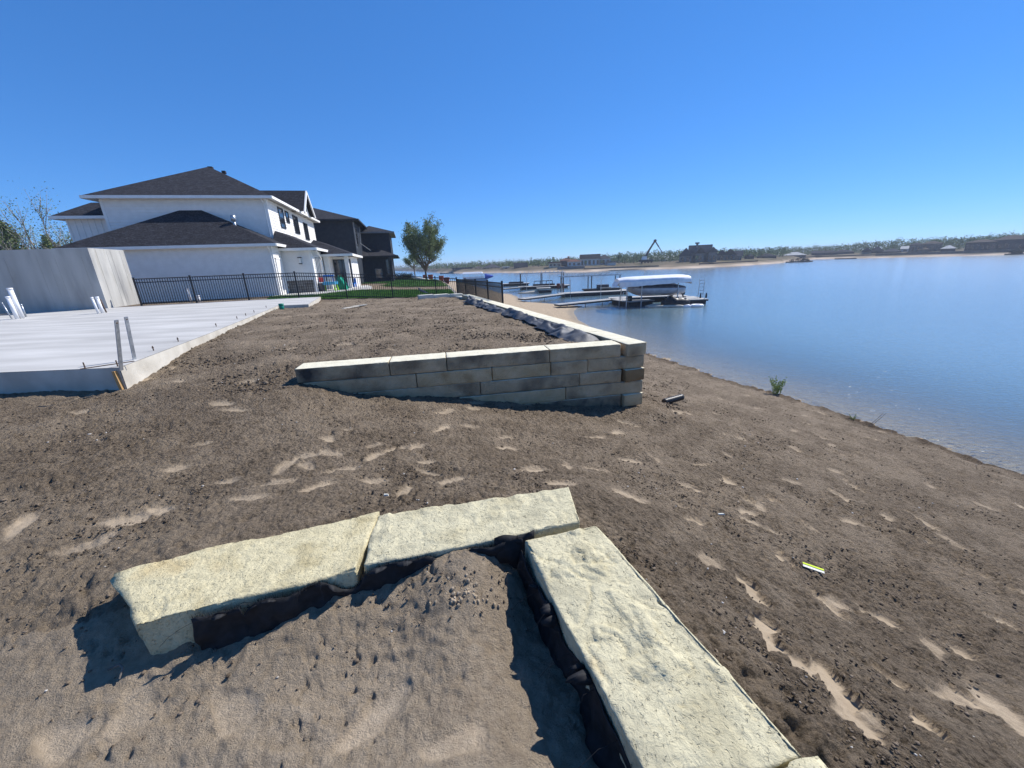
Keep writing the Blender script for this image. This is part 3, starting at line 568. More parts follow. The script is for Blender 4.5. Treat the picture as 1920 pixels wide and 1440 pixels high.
# ------------------------------------------------------------------ stones
def rough_block(name, top, thick, mt, parent, res=.02, amp=.012, chip=.012, seed=0, flake=0.0, zoff=0.0, bulge=0.0, nmin=3, topmat=None, crack=0.0):
    """block of split stone from four top corners (back-left, back-right, front-right, front-left)"""
    T = [np.asarray(p, float)+np.array([0, 0, zoff]) for p in top]
    la = max(np.linalg.norm(T[1]-T[0]), np.linalg.norm(T[2]-T[3])); lb = max(np.linalg.norm(T[3]-T[0]), np.linalg.norm(T[2]-T[1]))
    def ax(l):
        n = max(nmin, int(l/res)); e = min(.012/l, .08); return np.concatenate([[0], np.linspace(e, 1-e, n), [1]])
    A, B, C = ax(la), ax(lb), ax(thick); na, nb, nc = len(A), len(B), len(C)
    idx = -np.ones((na, nb, nc), int); g = np.zeros((na, nb, nc), bool)
    g[0] = g[-1] = True; g[:, 0] = g[:, -1] = True; g[:, :, 0] = g[:, :, -1] = True
    I, J, K = np.nonzero(g); idx[I, J, K] = np.arange(len(I)); a = A[I][:, None]; b = B[J][:, None]; c = C[K]
    P = (T[0]*(1-a)+T[1]*a)*(1-b)+(T[3]*(1-a)+T[2]*a)*b; P[:, 2] -= thick*(1-c)
    ea = (T[1]-T[0]+T[2]-T[3]); ea /= np.linalg.norm(ea); eb = (T[3]-T[0]+T[2]-T[1]); eb /= np.linalg.norm(eb)
    N = np.zeros_like(P); N[I == 0] -= ea; N[I == na-1] += ea; N[J == 0] -= eb; N[J == nb-1] += eb; N[K == 0, 2] -= 1; N[K == nc-1, 2] += 1
    cnt = (I == 0)*1+(I == na-1)+(J == 0)+(J == nb-1)+(K == 0)+(K == nc-1); N /= np.linalg.norm(N, axis=1)[:, None]
    Q = P+seed*3.71; d = amp*fbm3(Q*9, 5)*.42+amp*.45*np.abs(fbm3(Q*34, 3))-amp*.5*np.clip(fbm3(Q*21+9, 2)-.35, 0, 1)
    if flake:
        f = fbm3(Q*np.array([4.5, 4.5, 2]), 3); d += np.where(K == nc-1, flake*(sstep(-.05, .02, f)+sstep(.28, .34, f)-1.0), 0)
    if crack:
        f = fbm3(Q*np.array([3.1, 3.1, 1])+4, 3); mk = sstep(.0, .35, fbm3(Q*2.3+11, 2)); d -= np.where(K == nc-1, crack*np.exp(-(f/.045)**2)*mk, 0)
        f = fbm3(Q*np.array([7.0, 5.0, 1])+8, 2); d -= np.where(K == nc-1, crack*.7*np.exp(-(f/.06)**2)*sstep(.1, .45, fbm3(Q*3.3+21, 2)), 0)
        pt_ = fbm3(Q*30+2, 2); d -= np.where(K == nc-1, crack*.5*sstep(.55, .8, pt_), 0)
    edge = cnt > 1; d -= np.where(edge, chip*(.25+1.1*np.abs(fbm3(Q*13, 3))), 0)
    nearedge = np.minimum.reduce([A[I]*la, (1-A[I])*la, B[J]*lb, (1-B[J])*lb]); d -= np.where((K == nc-1) & ~edge, chip*1.1*np.exp(-nearedge/.02)*np.clip(fbm3(Q*15, 2)+.1, 0, 1), 0)
    P = P+N*d[:, None]
    if bulge:                                             # uneven split ends
        s_ = fbm3(Q*np.array([3, 3, 3]), 2)*bulge; P += np.where((I == 0)[:, None], -ea*np.abs(s_)[:, None]*1.0, 0)+np.where((I == na-1)[:, None], ea*s_[:, None]*.3, 0)
        P += np.where(((J == 0) | (J == nb-1))[:, None], eb*(fbm3(Q*2.1, 2)*bulge*.45)[:, None], 0)
    fs_ = []
    def quad(ix, flip):
        p, q = ix.shape; o = np.stack([ix[:-1, :-1], ix[1:, :-1], ix[1:, 1:], ix[:-1, 1:]], -1).reshape(-1, 4); fs_.append(o[:, ::-1] if flip else o)
    # orientation: a x b points down or up, so test once
    up = np.cross(ea, eb)[2] > 0
    quad(idx[:, :, -1], not up); quad(idx[:, :, 0], up); quad(idx[:, 0, :], not up); quad(idx[:, -1, :], up); quad(idx[0], up); quad(idx[-1], not up)
    me_ = np_mesh(name, P, np.concatenate(fs_), mt, False)
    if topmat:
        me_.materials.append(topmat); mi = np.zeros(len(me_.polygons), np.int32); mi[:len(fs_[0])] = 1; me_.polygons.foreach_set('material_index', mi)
    return link(name, me_, parent)

near = thing('corner_stone_wall', 'low corner of thick cream limestone blocks in the foreground', 'stone wall', at(985, 1010, -.25))
Q1 = [at(226, 1068, 0), at(704, 960, 0), at(670, 1066, 0), at(262, 1172, 0)]
Q2 = [at(709, 967, 0), at(1066, 911, 0), at(1089, 975, 0), at(681, 1059, 0)]
Q3 = [at(983, 1012, 0), at(1117, 982, 0), at(1500, 1402, 0), at(1226, 1462, 0)]
Q4 = [at(1250, 1492, 0), at(1530, 1425, 0), at(1950, 1900, 0), at(1550, 2000, 0)]
rough_block('stone', Q1, .24, M_STONE, near, .011, .006, .007, 1, bulge=.07, crack=.006)
rough_block('stone', Q2, .23, M_STONE2, near, .011, .005, .006, 2, flake=.005, bulge=.02, crack=.006)
rough_block('stone', [Q3[3], Q3[0], Q3[1], Q3[2]], .30, M_STONE2, near, .010, .006, .007, 3, flake=.011, bulge=.03, crack=.010)
rough_block('stone', [Q4[3], Q4[0], Q4[1], Q4[2]], .30, M_STONE2, near, .022, .010, .012, 4, flake=.008, bulge=.02)

# far retaining wall: coursed blocks
wall = thing('retaining_wall', 'coursed limestone retaining wall with pale cap stones round the terrace', 'retaining wall', (Wc[0], Wc[1], -1.3))
def s_on_front(px, py):
    d = ray(px, py); n3 = np.array([fn[0], fn[1], 0]); k = (np.array([Wl[0], Wl[1], 0])-EYE)@n3/(d@n3); P = EYE+d*k; return (P[:2]-Wl[:2])@fd
CH = .238; WD = .40
def fblock(s0, s1, course, k, depth=WD, seed=0, mt=None):
    z1 = WT-CH*course-.004; j = .006+.012*random.random()
    bl = lambda s, q: np.array([*(Wl[:2]+fd*s+fn*q), z1])
    o = random.uniform(-.012, .012)
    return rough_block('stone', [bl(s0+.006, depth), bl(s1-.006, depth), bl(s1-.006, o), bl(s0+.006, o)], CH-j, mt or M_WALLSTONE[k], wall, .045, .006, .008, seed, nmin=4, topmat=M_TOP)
CO = [([548, 728.6, 836.7, 1030.6, 1164], 676, [1, 0, 1, 0]), ([560, 778.5, 922, 1033, 1102, 1213], 690, [0, 2, 2, 0, 0]), ([640, 900, 1086, 1165], 712, [0, 1, 0]), ([740, 1060.5, 1213], 733, [2, 0]), ([860, 1165], 750, [1])]
sd_ = 50
for c_, (js, py, ks) in enumerate(CO):
    ss = [s_on_front(x, py) for x in js]
    if c_ in (1, 3): ss[-1] = FL-.02
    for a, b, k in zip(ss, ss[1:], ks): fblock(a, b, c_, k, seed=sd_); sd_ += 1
hw = s_on_front(1165, 660)
for c_, k in ((0, 0), (2, 3), (4, 2)):                    # headers showing at the corner: ends of the side courses
    pass
def sblock(k0, k1, course, k, seed, q0=0.0, mt=None):
    z1 = WT-CH*course-.004
    bl = lambda s, q: np.array([*(Wc[:2]+sdv*s+sn*q), z1])
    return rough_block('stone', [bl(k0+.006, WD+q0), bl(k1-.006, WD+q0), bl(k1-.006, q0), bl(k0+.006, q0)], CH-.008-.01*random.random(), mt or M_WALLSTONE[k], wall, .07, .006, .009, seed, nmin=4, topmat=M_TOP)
for c_ in range(6):
    k0 = 0.0 if c_ % 2 == 0 else WD+.01
    first = True
    while k0 < SL-.1:
        ln = random.uniform(1.1, 1.6); k1 = min(k0+ln, SL)
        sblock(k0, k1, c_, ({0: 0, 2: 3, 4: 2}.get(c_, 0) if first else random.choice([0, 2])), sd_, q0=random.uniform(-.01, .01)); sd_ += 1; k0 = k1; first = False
# the wall runs on under the neighbours' fence and a low kerb of stone closes the terrace
ext = thing('boundary_wall', 'pale stone wall beyond the terrace under the black fence', 'stone wall', (Wend[0], Wend[1], -.5))
k0 = SL+.02
Lx = np.linalg.norm(FC-Wend[:2])+.6
e0 = Wend[:2]; ed = (FC-Wend[:2])/np.linalg.norm(FC-Wend[:2]); en = np.array([-ed[1], ed[0]]); k0 = 0.05
while k0 < Lx:
    k1 = k0+1.3; bl = lambda s, q: np.array([*(e0+ed*s+en*q), -.12-.05*s])
    rough_block('stone', [bl(k0, .38), bl(k1-.012, .38), bl(k1-.012, 0), bl(k0, 0)], 1.4, M_CAP, ext, .1, .006, .012, sd_); sd_ += 1; k0 = k1
kerb = thing('terrace_kerb', 'row of pale kerb stones closing the far end of the soil terrace', 'kerb', (*at(830, 555, -.1)[:2], -.2))
ka, kb = at(786, 556, -.08), at(868, 550, -.08); kd = (kb-ka)[:2]; kl = np.linalg.norm(kd); kd /= kl; kn = np.array([-kd[1], kd[0]])
for i in range(3):
    bl = lambda s, q: np.array([*(ka[:2]+kd*s+kn*q), -.02-.03*i])
    rough_block('stone', [bl(kl/3*i, .35), bl(kl/3*(i+1)-.02, .35), bl(kl/3*(i+1)-.02, 0), bl(kl/3*i, 0)], .3, M_CAP, kerb, .1, .006, .01, sd_); sd_ += 1

# long stone wall bounding the neighbours' lawns toward the beach
nwall = thing('lawn_edge_wall', 'long low stone wall holding the neighbouring lawns above the beach', 'stone wall', (-9.3, 57, -2))
pp = [FC+np.array([-.1, .8]), np.array([-9.3, 57]), np.array([-13.2, 68]), np.array([-24, 100])]
for a, b in zip(pp, pp[1:]):
    L_ = np.linalg.norm(b-a); n = int(L_/3)
    for i in range(n):
        p, q = a+(b-a)*i/n, a+(b-a)*(i+1)/n-(b-a)/L_*.02; nn_ = np.array([-(b-a)[1], (b-a)[0]])/L_
        zt = lambda y: -.35-.010*max(0, min(y-24, 36))
        MB().hexa([(*(p-nn_*.2), -3.3), (*(q-nn_*.2), -3.3), (*(q+nn_*.25), -3.3), (*(p+nn_*.25), -3.3)], [(*(p-nn_*.2), zt(p[1])), (*(q-nn_*.2), zt(q[1])), (*(q+nn_*.25), zt(q[1])), (*(p+nn_*.25), zt(p[1]))]).build('stone', M_CAP if a[1] > 50 else M_WAINS, nwall)

# ------------------------------------------------------------------ geotextile
def cloth_strip(name, path, top, bot, out, mt, parent, n=160, m=12, seed=0, fold=.03, ragged=.02, fringe=0):
    """hanging strip: path of points on the stone face, out = direction away from the stone"""
    path = [np.asarray(p, float)[:2] for p in path]; seg = [np.linalg.norm(b-a) for a, b in zip(path, path[1:])]; Lt = sum(seg)
    V = []; tops = []
    for i in range(n+1):
        s = Lt*i/n; k = 0; r = s
        while k < len(seg)-1 and r > seg[k]: r -= seg[k]; k += 1
        d = (path[k+1]-path[k])/seg[k]; p = path[k]+d*r; o = np.array([d[1], -d[0]])*out
        tz = top(s/Lt) if callable(top) else top; bz = bot(s/Lt) if callable(bot) else bot
        tz += ragged*float(fbm2(np.array(s*7+seed), np.array(.3), 3))
        for j in range(m+1):
            v = j/m; z = tz+(bz-tz)*v
            f = .012+fold*(.5+.8*float(fbm2(np.array(s*5.5+seed), np.array(v*1.6), 3)))*(.35+1.1*v); f = max(f, .006)
            V.append((p[0]+o[0]*f, p[1]+o[1]*f, z))
        tops.append((p, o, tz))
    F = [(i*(m+1)+j, i*(m+1)+j+1, (i+1)*(m+1)+j+1, (i+1)*(m+1)+j) for i in range(n) for j in range(m)]
    ob = link(name, np_mesh(name, np.array(V), np.array(F), mt, True), parent)
    md = ob.modifiers.new('thick', 'SOLIDIFY'); md.thickness = .003
    return tops, Lt
fab = thing('geotextile_liner', 'torn black woven landscape fabric lining the inside of the foreground stone corner', 'fabric', at(900, 1080, -.2))
off = lambda p, dx, dy: np.array([p[0]+dx, p[1]+dy])
fpath = [at(360, 1152, 0)[:2], at(520, 1112, 0)[:2], at(672, 1064, 0)[:2], at(830, 1030, 0)[:2], at(978, 1003, 0)[:2]]
tops, Lt = cloth_strip('front_sheet', fpath, lambda s: -.012-.09*max(0, sin(s*19))**2*(.12 < s < .92), lambda s: -.26, 1, M_FABRIC, fab, n=260, m=10, seed=3, fold=.035, ragged=.016)
fpath2 = [at(982, 1018, 0)[:2], at(1043, 1122, 0)[:2], at(1120, 1254, 0)[:2], at(1228, 1444, 0)[:2], at(1240, 1466, 0)[:2]]
tops2, Lt2 = cloth_strip('side_sheet', fpath2, lambda s: -.05-.05*sin(s*9)**2, lambda s: -.33, 1, M_FABRIC, fab, n=200, m=10, seed=9, fold=.04, ragged=.03)
fr = MB(); g = random.Random(4)
for i in range(900):                                      # frayed threads along the torn upper edge
    tp = tops if g.random() < .8 else tops2; k = g.randrange(len(tp)-1); p, o, tz = tp[k]; q = tp[k+1][0]; s = g.random()
    b_ = p+(q-p)*s+o*.014; h = g.uniform(.006, .028); lean = np.array([g.gauss(0, .008), g.gauss(0, .008)])
    e = (q-p)/np.linalg.norm(q-p)*.0011
    fr.poly([(*(b_-e), tz-.01), (*(b_+e), tz-.01), (*(b_+lean), tz+h)])
for i in range(70):
    tp = tops2 if i % 3 else tops; k = g.randrange(len(tp)-1); p, o, tz = tp[k]; pts = []; d = np.array([g.gauss(0, 1), g.gauss(0, 1)])*.02
    for s in range(5): pts.append((p[0]+o[0]*.02+d[0]*s+g.gauss(0, .004), p[1]+o[1]*.02+d[1]*s+g.gauss(0, .004), tz-.01+.02*s-.006*s*s))
    fr.tube(pts, .0009, 3)
for k_ in range(15):
    tp = tops if k_ % 2 else tops2; k = g.randrange(12, len(tp)-26); wd_ = g.randrange(6, 20); hh = g.uniform(.03, .07) if k_ % 2 else g.uniform(.05, .13); secs = []
    for i in range(wd_+1):
        p, o, tz = tp[k+i]; prof = hh*sin(pi*(i+.3)/(wd_+.6))**.6*g.uniform(.75, 1.0)
        secs.append([np.array([p[0]+o[0]*(.012+prof*.9*v*v), p[1]+o[1]*(.012+prof*.9*v*v), tz-.015+prof*(1.3*v-.9*v*v)]) for v in (0, .3, .6, 1.0)])
    q_ = MB().loft(secs, closed=False, caps=False).build('tatter', M_FABRIC, fab, True); q_.modifiers.new('t', 'SOLIDIFY').thickness = .003
fr.build('frayed_thread', M_FABRIC, fab)['kind'] = 'stuff'
fl = MB()                                                 # loose curled flap at the inner corner and a crumpled strip of film
cx = at(1000, 1000, -.02); dirn = (at(940, 1012, 0)-cx)[:2]
secs = []
for i in range(9):
    a = i/8; c0 = at(930+75*a, 1012-14*a, 0); w_ = .07*(1-abs(a-.45))
    secs.append([np.array([c0[0]-.01, c0[1]-.005-w_*.2*j, .012-.03*j-.03*(j/4)**2+.012*sin(a*7)]) for j in range(5)])
fl.loft(secs, closed=False, caps=False); o_ = fl.build('torn_flap', M_FABRIC, fab, True); o_.modifiers.new('t', 'SOLIDIFY').thickness = .003
film = thing('plastic_film', 'crumpled shiny black plastic strip caught under the left foreground stone', 'plastic scrap', at(510, 1140, -.1))
for k, (p0, p1, wd_) in enumerate((((470, 1130, -.06), (505, 1150, -.12), .05), ((505, 1145, -.11), (560, 1156, -.16), .035), ((530, 1128, -.10), (553, 1148, -.16), .03))):
    a, b = at(*p0), at(*p1); mbk = MB(); secs = []
    for i in range(10):
        t = i/9; c0 = a+(b-a)*t; tw = 1.2*t+k
        secs.append([c0+np.array([0.0, -.02, 0])+np.array([.1*cos(tw), -.35, sin(tw)+.2])*wd_*(j-2)/3+np.array([0, 0, .006*sin(i*2.1+j*1.7)]) for j in range(5)])
    mbk.loft(secs, closed=False, caps=False); q_ = mbk.build('crease', M_PLASTIC, film, True); q_.modifiers.new('t', 'SOLIDIFY').thickness = .002

roll = thing('rolled_geotextile', 'crumpled dark grey fabric folded along the inside of the far wall', 'fabric', (*(Wc[:2]+sdv*5+sn*.6), -.1))
def crumple(s0, s1, q0, q1, hmax, seed, name, nu=150, nv=16):
    V = []
    for i in range(nu+1):
        s = s0+(s1-s0)*i/nu; endf = min(1, 6*i/nu, 6*(nu-i)/nu)
        for j in range(nv+1):
            v = j/nv; q = q0+(q1-q0)*v+.10*float(fbm2(np.array(s*1.3+seed), np.array(v), 2))*(v > .2)
            f = float(fbm2(np.array(s*1.5+seed), np.array(v*1.5), 2)); f2 = abs(float(fbm2(np.array(s*2.3+seed), np.array(v*1.6+s*.9), 1)))
            h = hmax*math.sin(pi*min(1, v*1.05))**.7*(.55+.55*f)*endf+.05*f2*endf+.01
            p = Wc[:2]+sdv*s+sn*q; V.append((p[0], p[1], -.075-.006*s+max(h, .012*endf)-.03*(1-endf)))
    F = [(i*(nv+1)+j, i*(nv+1)+j+1, (i+1)*(nv+1)+j+1, (i+1)*(nv+1)+j) for i in range(nu) for j in range(nv)]
    o = link(name, np_mesh(name, np.array(V), np.array(F)[:, ::-1], M_FABRIC2, True), roll); o.modifiers.new('t', 'SOLIDIFY').thickness = .004
crumple(.75, 2.1, .40, 1.05, .16, 1, 'fold'); crumple(1.7, 3.2, .40, .95, .20, 7, 'fold'); crumple(2.9, 6.6, .40, .80, .20, 13, 'fold'); crumple(6.2, 9.6, .42, .85, .13, 19, 'fold'); crumple(9.2, 12.0, .40, .9, .30, 27, 'fold')
MB().hexa([np.array([*(Wl[:2]+fd*s+fn*q), -.1]) for s, q in ((1.0, .42), (4.6, .42), (4.6, .60), (1.3, .52))], [np.array([*(Wl[:2]+fd*s+fn*q), z]) for s, q, z in ((1.0, .42, -.03), (4.6, .42, -.035), (4.6, .62, -.05), (1.3, .52, -.05))]).build('flat_sheet', M_FABRIC2, roll)
scrap = thing('fabric_scrap', 'bent strip of dark fabric standing at the far end of the soil terrace', 'fabric', at(788, 556, -.05))
mb = MB(); a = at(783, 549, 0); secs = []
for i in range(12):
    t = i/11; x_ = a[0]+.9*t; y_ = a[1]-.35*t
    secs.append([np.array([x_+.05*j, y_-.08*j, -.07+.42*(1-t)**1.5*(1-.12*j)+.03*sin(4*t+j)]) for j in range(5)])
mb.loft(secs, closed=False, caps=False); q_ = mb.build('curl', M_FABRIC2, scrap, True); q_.modifiers.new('t', 'SOLIDIFY').thickness = .006

# ------------------------------------------------------------------ concrete slab and what stands on it
slab = thing('concrete_slab', 'new pale concrete foundation slab with a raised edge, left of the soil terrace', 'slab', (-12, 14, 0))
SZ = .1; mb = MB(); n = len(SLABP); mb.poly([(p[0], p[1], SZ) for p in SLABP]); mb.build('slab_top', M_CONC, slab)
mb = MB()
for i in range(n):
    p, q = SLABP[i], SLABP[(i+1) % n]; d = (q-p)/np.linalg.norm(q-p); o = np.array([d[1], -d[0]])*.004
    k = max(1, int(np.linalg.norm(q-p)/.25)) if i < 7 else 1
    for j in range(k):
        a, b = p+(q-p)*j/k, p+(q-p)*(j+1)/k
        mb.poly([(*(a+o), SZ-.45), (*(b+o), SZ-.45), (*(b+o), SZ-.003), (*(a+o), SZ-.003)])
mb.build('slab_edge', M_CONCEDGE, slab)
def px_tube(name, label, cat, px, py, z, h, r, mt, lean=(0, 0), group=None, cap=True, hollow=True):
    p = at(px, py, z); t = thing(name, label, cat, p, group); m_ = MB()
    m_.tube([p+np.array([0, 0, -.05]), p+np.array([lean[0], lean[1], h])], r, 14); m_.build('pipe', mt, t, True)
    if hollow: MB().tube([p+np.array([lean[0], lean[1], h-.06]), p+np.array([lean[0], lean[1], h+.008])], r*1.12, 14).build('collar', mt, t, True)
    return t
px_tube('plumbing_pipe', 'tallest white plastic pipe standing on the slab at the left edge', 'pipe', 42, 597, SZ, 1.15, .075, M_PVC, (-.02, .0))
px_tube('plumbing_pipe', 'shorter white plastic pipe left of the tallest one on the slab', 'pipe', 33, 598, SZ, .85, .06, M_PVC, (-.03, .0))
px_tube('plumbing_pipe', 'thin grey pipe stub right of the tallest white pipe', 'pipe', 49, 594, SZ, .5, .03, M_GALV, (0, 0))
px_tube('plumbing_pipe', 'thin steel conduit leaning at the far left of the slab', 'pipe', 23, 598, SZ, .62, .022, M_GALV, (-.2, .05))
px_tube('plumbing_pipe', 'thin white pipe on the left of the trio before the concrete room', 'pipe', 185, 588, SZ, .66, .04, M_PVC, (-.05, 0))
px_tube('plumbing_pipe', 'thicker white pipe in the middle of the trio before the concrete room', 'pipe', 193, 587, SZ, .66, .055, M_PVC, (-.02, 0))
px_tube('plumbing_pipe', 'thin rusty conduit on the right of the pipes before the concrete room', 'pipe', 200, 586, SZ, .55, .025, M_RUST, (-.08, 0))
px_tube('plumbing_pipe', 'slim white pipe standing before the black fence', 'pipe', 359, 566, SZ, .68, .05, M_PVC, (-.03, 0))
px_tube('plumbing_pipe', 'short stubby white pipe before the black fence', 'pipe', 374, 565, SZ, .30, .085, M_PVC)
px_tube('cleanout_pipe', 'short green drain cleanout beside the slab', 'pipe', 529, 581, -.02, .24, .085, M_GREENP)
for (x, y, h, w_, lb) in ((226, 690, .98, .055, 'left galvanised steel strap standing at the slab corner'), (252, 674, 1.0, .055, 'right galvanised steel strap leaning at the slab corner')):
    p = at(x, y, SZ); q = aty(218 if x < 240 else 236, 600 if x < 240 else 594, p[1])
    t = thing('steel_strap', lb, 'strap', p); MB().bar(p-np.array([0, 0, .04]), q, .012, w_*1.1).build('strap', M_GALV, t)
    MB().tube([q-(q-p)*.06+np.array([0, -.012, 0]), q-(q-p)*.06+np.array([0, .012, 0])], .012, 8).build('bolt_hole', M_RUST, t)
rb = thing('edge_rebar', 'thin steel rod lying along the slab corner with two pins', 'rebar', at(200, 688, SZ))
MB().tube([at(150, 692, SZ+.05), at(252, 677, SZ+.05)], .008, 6).build('rod', M_RUST, rb)
for x, y in ((160, 691), (221, 687)): p = at(x, y, SZ); MB().tube([p-np.array([0, 0, .02]), p+np.array([0, 0, .1])], .009, 6).build('pin', M_RUST, rb)
for i, (x, y) in enumerate(((414, 612), (452, 598), (483, 586), (300, 657), (345, 640), (505, 577), (468, 592))):
    p = at(x, y, SZ)+np.array([-.12, 0, 0]); tag(MB().tube([p-np.array([0, 0, .02]), p+np.array([0, 0, .09])], .010, 6).tube([p+np.array([0, 0, .05]), p+np.array([0, 0, .065])], .018, 6).build('anchor_bolt', M_RUST),
        'small threaded anchor bolt sticking up along the slab edge', 'bolt', 'anchor bolts along the slab edge')
p = at(221, 706, -.05); st_ = thing('form_stake', 'orange-brown wooden form stake against the slab corner', 'stake', p+np.array([0, -.03, -.2]))
MB().bar(p+np.array([.02, -.04, .10]), p+np.array([.05, -.04, -.26]), .045, .06).build('stake', M_WOOD, st_)
# concrete safe room
BX = Frame(at(203, 578, SZ), 14); room = thing('concrete_room', 'grey cast concrete box room standing on the slab', 'concrete wall', BX.P(-2.2, 1.2, SZ))
MB().box(-4.35, 0, 0, 2.42, SZ+.003, 2.84, BX).build('wall', M_CONCWALL, room)
for s in (-.35, -1.35, -1.62, -2.0, -3.15, -3.6): MB().box(s-.012, s+.012, -.008, .004, SZ+.01, 2.5+.2*sin(s*9), BX).build('form_seam', M_CONCWALL, room)
for t_ in (.45, 1.15, 1.42, 2.1): MB().box(-.004, .007, t_-.012, t_+.012, SZ+.01, 2.78, BX).build('form_seam', M_CONCWALL, room)

# ------------------------------------------------------------------ fences
def fence(name, label, p0, u, L, ztop, hgt, posts, loc):
    t = thing(name, label, 'fence', (*loc, 0)); u3 = np.array([u[0], u[1], 0]); ang = math.atan2(u[1], u[0])
    pk = MB().box(-.0115, .0115, -.0115, .0115, 0, hgt-.06).mesh('picket', M_BLKMET); pm = MB().box(-.032, .032, -.032, .032, -.35, hgt+.05).box(-.04, .04, -.04, .04, hgt+.05, hgt+.07).mesh('post', M_BLKMET)
    base = lambda s: ztop(s)-hgt
    for s in posts: link('post', pm, t, (*(p0+u*s), base(s)), ang)
    for a, b in zip(posts, posts[1:]):
        for dz in (hgt-.02, hgt-.19, .08):
            P = np.array([*(p0+u*a), base(a)+dz]); Q = np.array([*(p0+u*b), base(b)+dz]); MB().bar(P, Q, .036, .04).build('rail', M_BLKMET, t)
        n = int(round((b-a)/.112))
        for i in range(1, n): s = a+(b-a)*i/n; link('picket', pk, t, (*(p0+u*s), base(s)+.04), ang)
    return t
fence('metal_fence', 'black metal picket fence across the lot before the white house', FEN0, fenu, 15.85, lambda s: 1.40-.00*s-.7*max(0, (s-7)/8.85)**1.3, 1.30, [0, 2.44, 4.88, 7.32, 9.76, 12.2, 14.64, 15.85], FEN0)
S0 = FC; S1 = np.array([-.25, 16.4]); su = (S1-S0)/np.linalg.norm(S1-S0); sl_ = np.linalg.norm(S1-S0)
fence('metal_fence', 'short black metal picket fence running toward the lake on the far wall', S0, su, sl_, lambda s: .68+.0*s, 1.15, [0.02]+list(np.linspace(0, sl_, 5)[1:]), S0)

# ------------------------------------------------------------------ white house
def hip(fr, s0, s1, t0, t1, ze, r0, r1, parent, trim, th=.2, name='roof', shed=None, roofmat=None):
    e = [(s0, t0), (s1, t0), (s1, t1), (s0, t1)]; E_ = [fr.P(a, b, ze+.012) for a, b in e]; A = fr.P(*r0); B = fr.P(*r1)
    m_ = MB(); rm = roofmat or M_ROOF
    along_s = abs(r1[0]-r0[0]) >= abs(r1[1]-r0[1])
    V = E_+[A, B]
    if along_s: fs = [(0, 1, 5, 4), (1, 2, 5), (2, 3, 4, 5), (3, 0, 4)]
    else: fs = [(0, 1, 4), (1, 2, 5, 4), (2, 3, 5), (3, 0, 4, 5)]
    m_.add(V, fs); rf = m_.build(name, rm, parent)
    MB().poly([fr.P(a, b, ze-.02) for a, b in e][::-1]).build('soffit', trim, parent)
    g = .10
    for (a0, b0), (a1, b1) in zip(e, e[1:]+e[:1]):
        p = fr.P(a0, b0, ze-.06); q = fr.P(a1, b1, ze-.06); MB().bar(p, q, .09, th*.9).build('fascia', trim, parent)
    return rf
def clap(fr, axis, c, a0, a1, z0, z1, parent, mt, pitch=.19, poly=None):
    """lapped boards on the plane t = c (axis 't') or s = c (axis 's')"""
    m_ = MB(); z = z0
    while z < z1-.01:
        zt = min(z+pitch, z1)
        if axis == 't': pts = [fr.P(a0, c-.034, z), fr.P(a1, c-.034, z), fr.P(a1, c-.004, zt), fr.P(a0, c-.004, zt)]; lip = [fr.P(a0, c-.004, z), fr.P(a1, c-.004, z), fr.P(a1, c-.034, z), fr.P(a0, c-.034, z)]
        else: pts = [fr.P(c+.034, a0, z), fr.P(c+.034, a1, z), fr.P(c+.004, a1, zt), fr.P(c+.004, a0, zt)]; lip = [fr.P(c+.004, a0, z), fr.P(c+.004, a1, z), fr.P(c+.034, a1, z), fr.P(c+.034, a0, z)]
        m_.poly(pts); m_.poly(lip); z = zt
    o = m_.build('siding', mt, parent); o['kind'] = 'stuff'; return o
def window_s(fr, c, t0, t1, z0, z1, parent, fm=None, mull=1, name='window'):
    """window on the plane s = c, facing +s"""
    fm = fm or M_WFRAME; m_ = MB(); w_ = .07
    for (a, b, zl, zh) in ((t0, t1, z0, z0+w_), (t0, t1, z1-w_, z1), (t0, t0+w_, z0+w_, z1-w_), (t1-w_, t1, z0+w_, z1-w_)): m_.box(c+.003, c+.06, a, b, zl, zh, fr)
    f = m_.build(name, fm, parent)
    MB().poly([fr.P(c+.03, t0+w_, z0+w_), fr.P(c+.03, t1-w_, z0+w_), fr.P(c+.03, t1-w_, z1-w_), fr.P(c+.03, t0+w_, z1-w_)]).build('pane', M_WIN, f)
    for k in range(1, mull+1):
        z = z0+(z1-z0)*k/(mull+1); MB().box(c+.028, c+.05, t0+w_, t1-w_, z-.025, z+.025, fr).build('mullion', fm, f)
    return f
def window_t(fr, c, s0, s1, z0, z1, parent, fm=None, mull=0, name='window', vm=0):
    fm = fm or M_WFRAME; m_ = MB(); w_ = .07
    for (a, b, zl, zh) in ((s0, s1, z0, z0+w_), (s0, s1, z1-w_, z1), (s0, s0+w_, z0+w_, z1-w_), (s1-w_, s1, z0+w_, z1-w_)): m_.box(a, b, c-.06, c-.003, zl, zh, fr)
    f = m_.build(name, fm, parent)
    MB().poly([fr.P(s0+w_, c-.03, z0+w_), fr.P(s1-w_, c-.03, z0+w_), fr.P(s1-w_, c-.03, z1-w_), fr.P(s0+w_, c-.03, z1-w_)]).build('pane', M_WIN, f)
    for k in range(1, mull+1):
        z = z0+(z1-z0)*k/(mull+1); MB().box(s0+w_, s1-w_, c-.05, c-.028, z-.025, z+.025, fr).build('mullion', fm, f)
    for k in range(1, vm+1):
        s_ = s0+(s1-s0)*k/(vm+1); MB().box(s_-.025, s_+.025, c-.05, c-.028, z0+w_, z1-w_, fr).build('mullion', fm, f)
    return f
HW = Frame(at(527, 553, -.05), 14); G0 = -.35
house = thing('white_house', 'large two storey white house with dark shingle roofs behind the black fence', 'house', HW.P(-5, 6, G0))
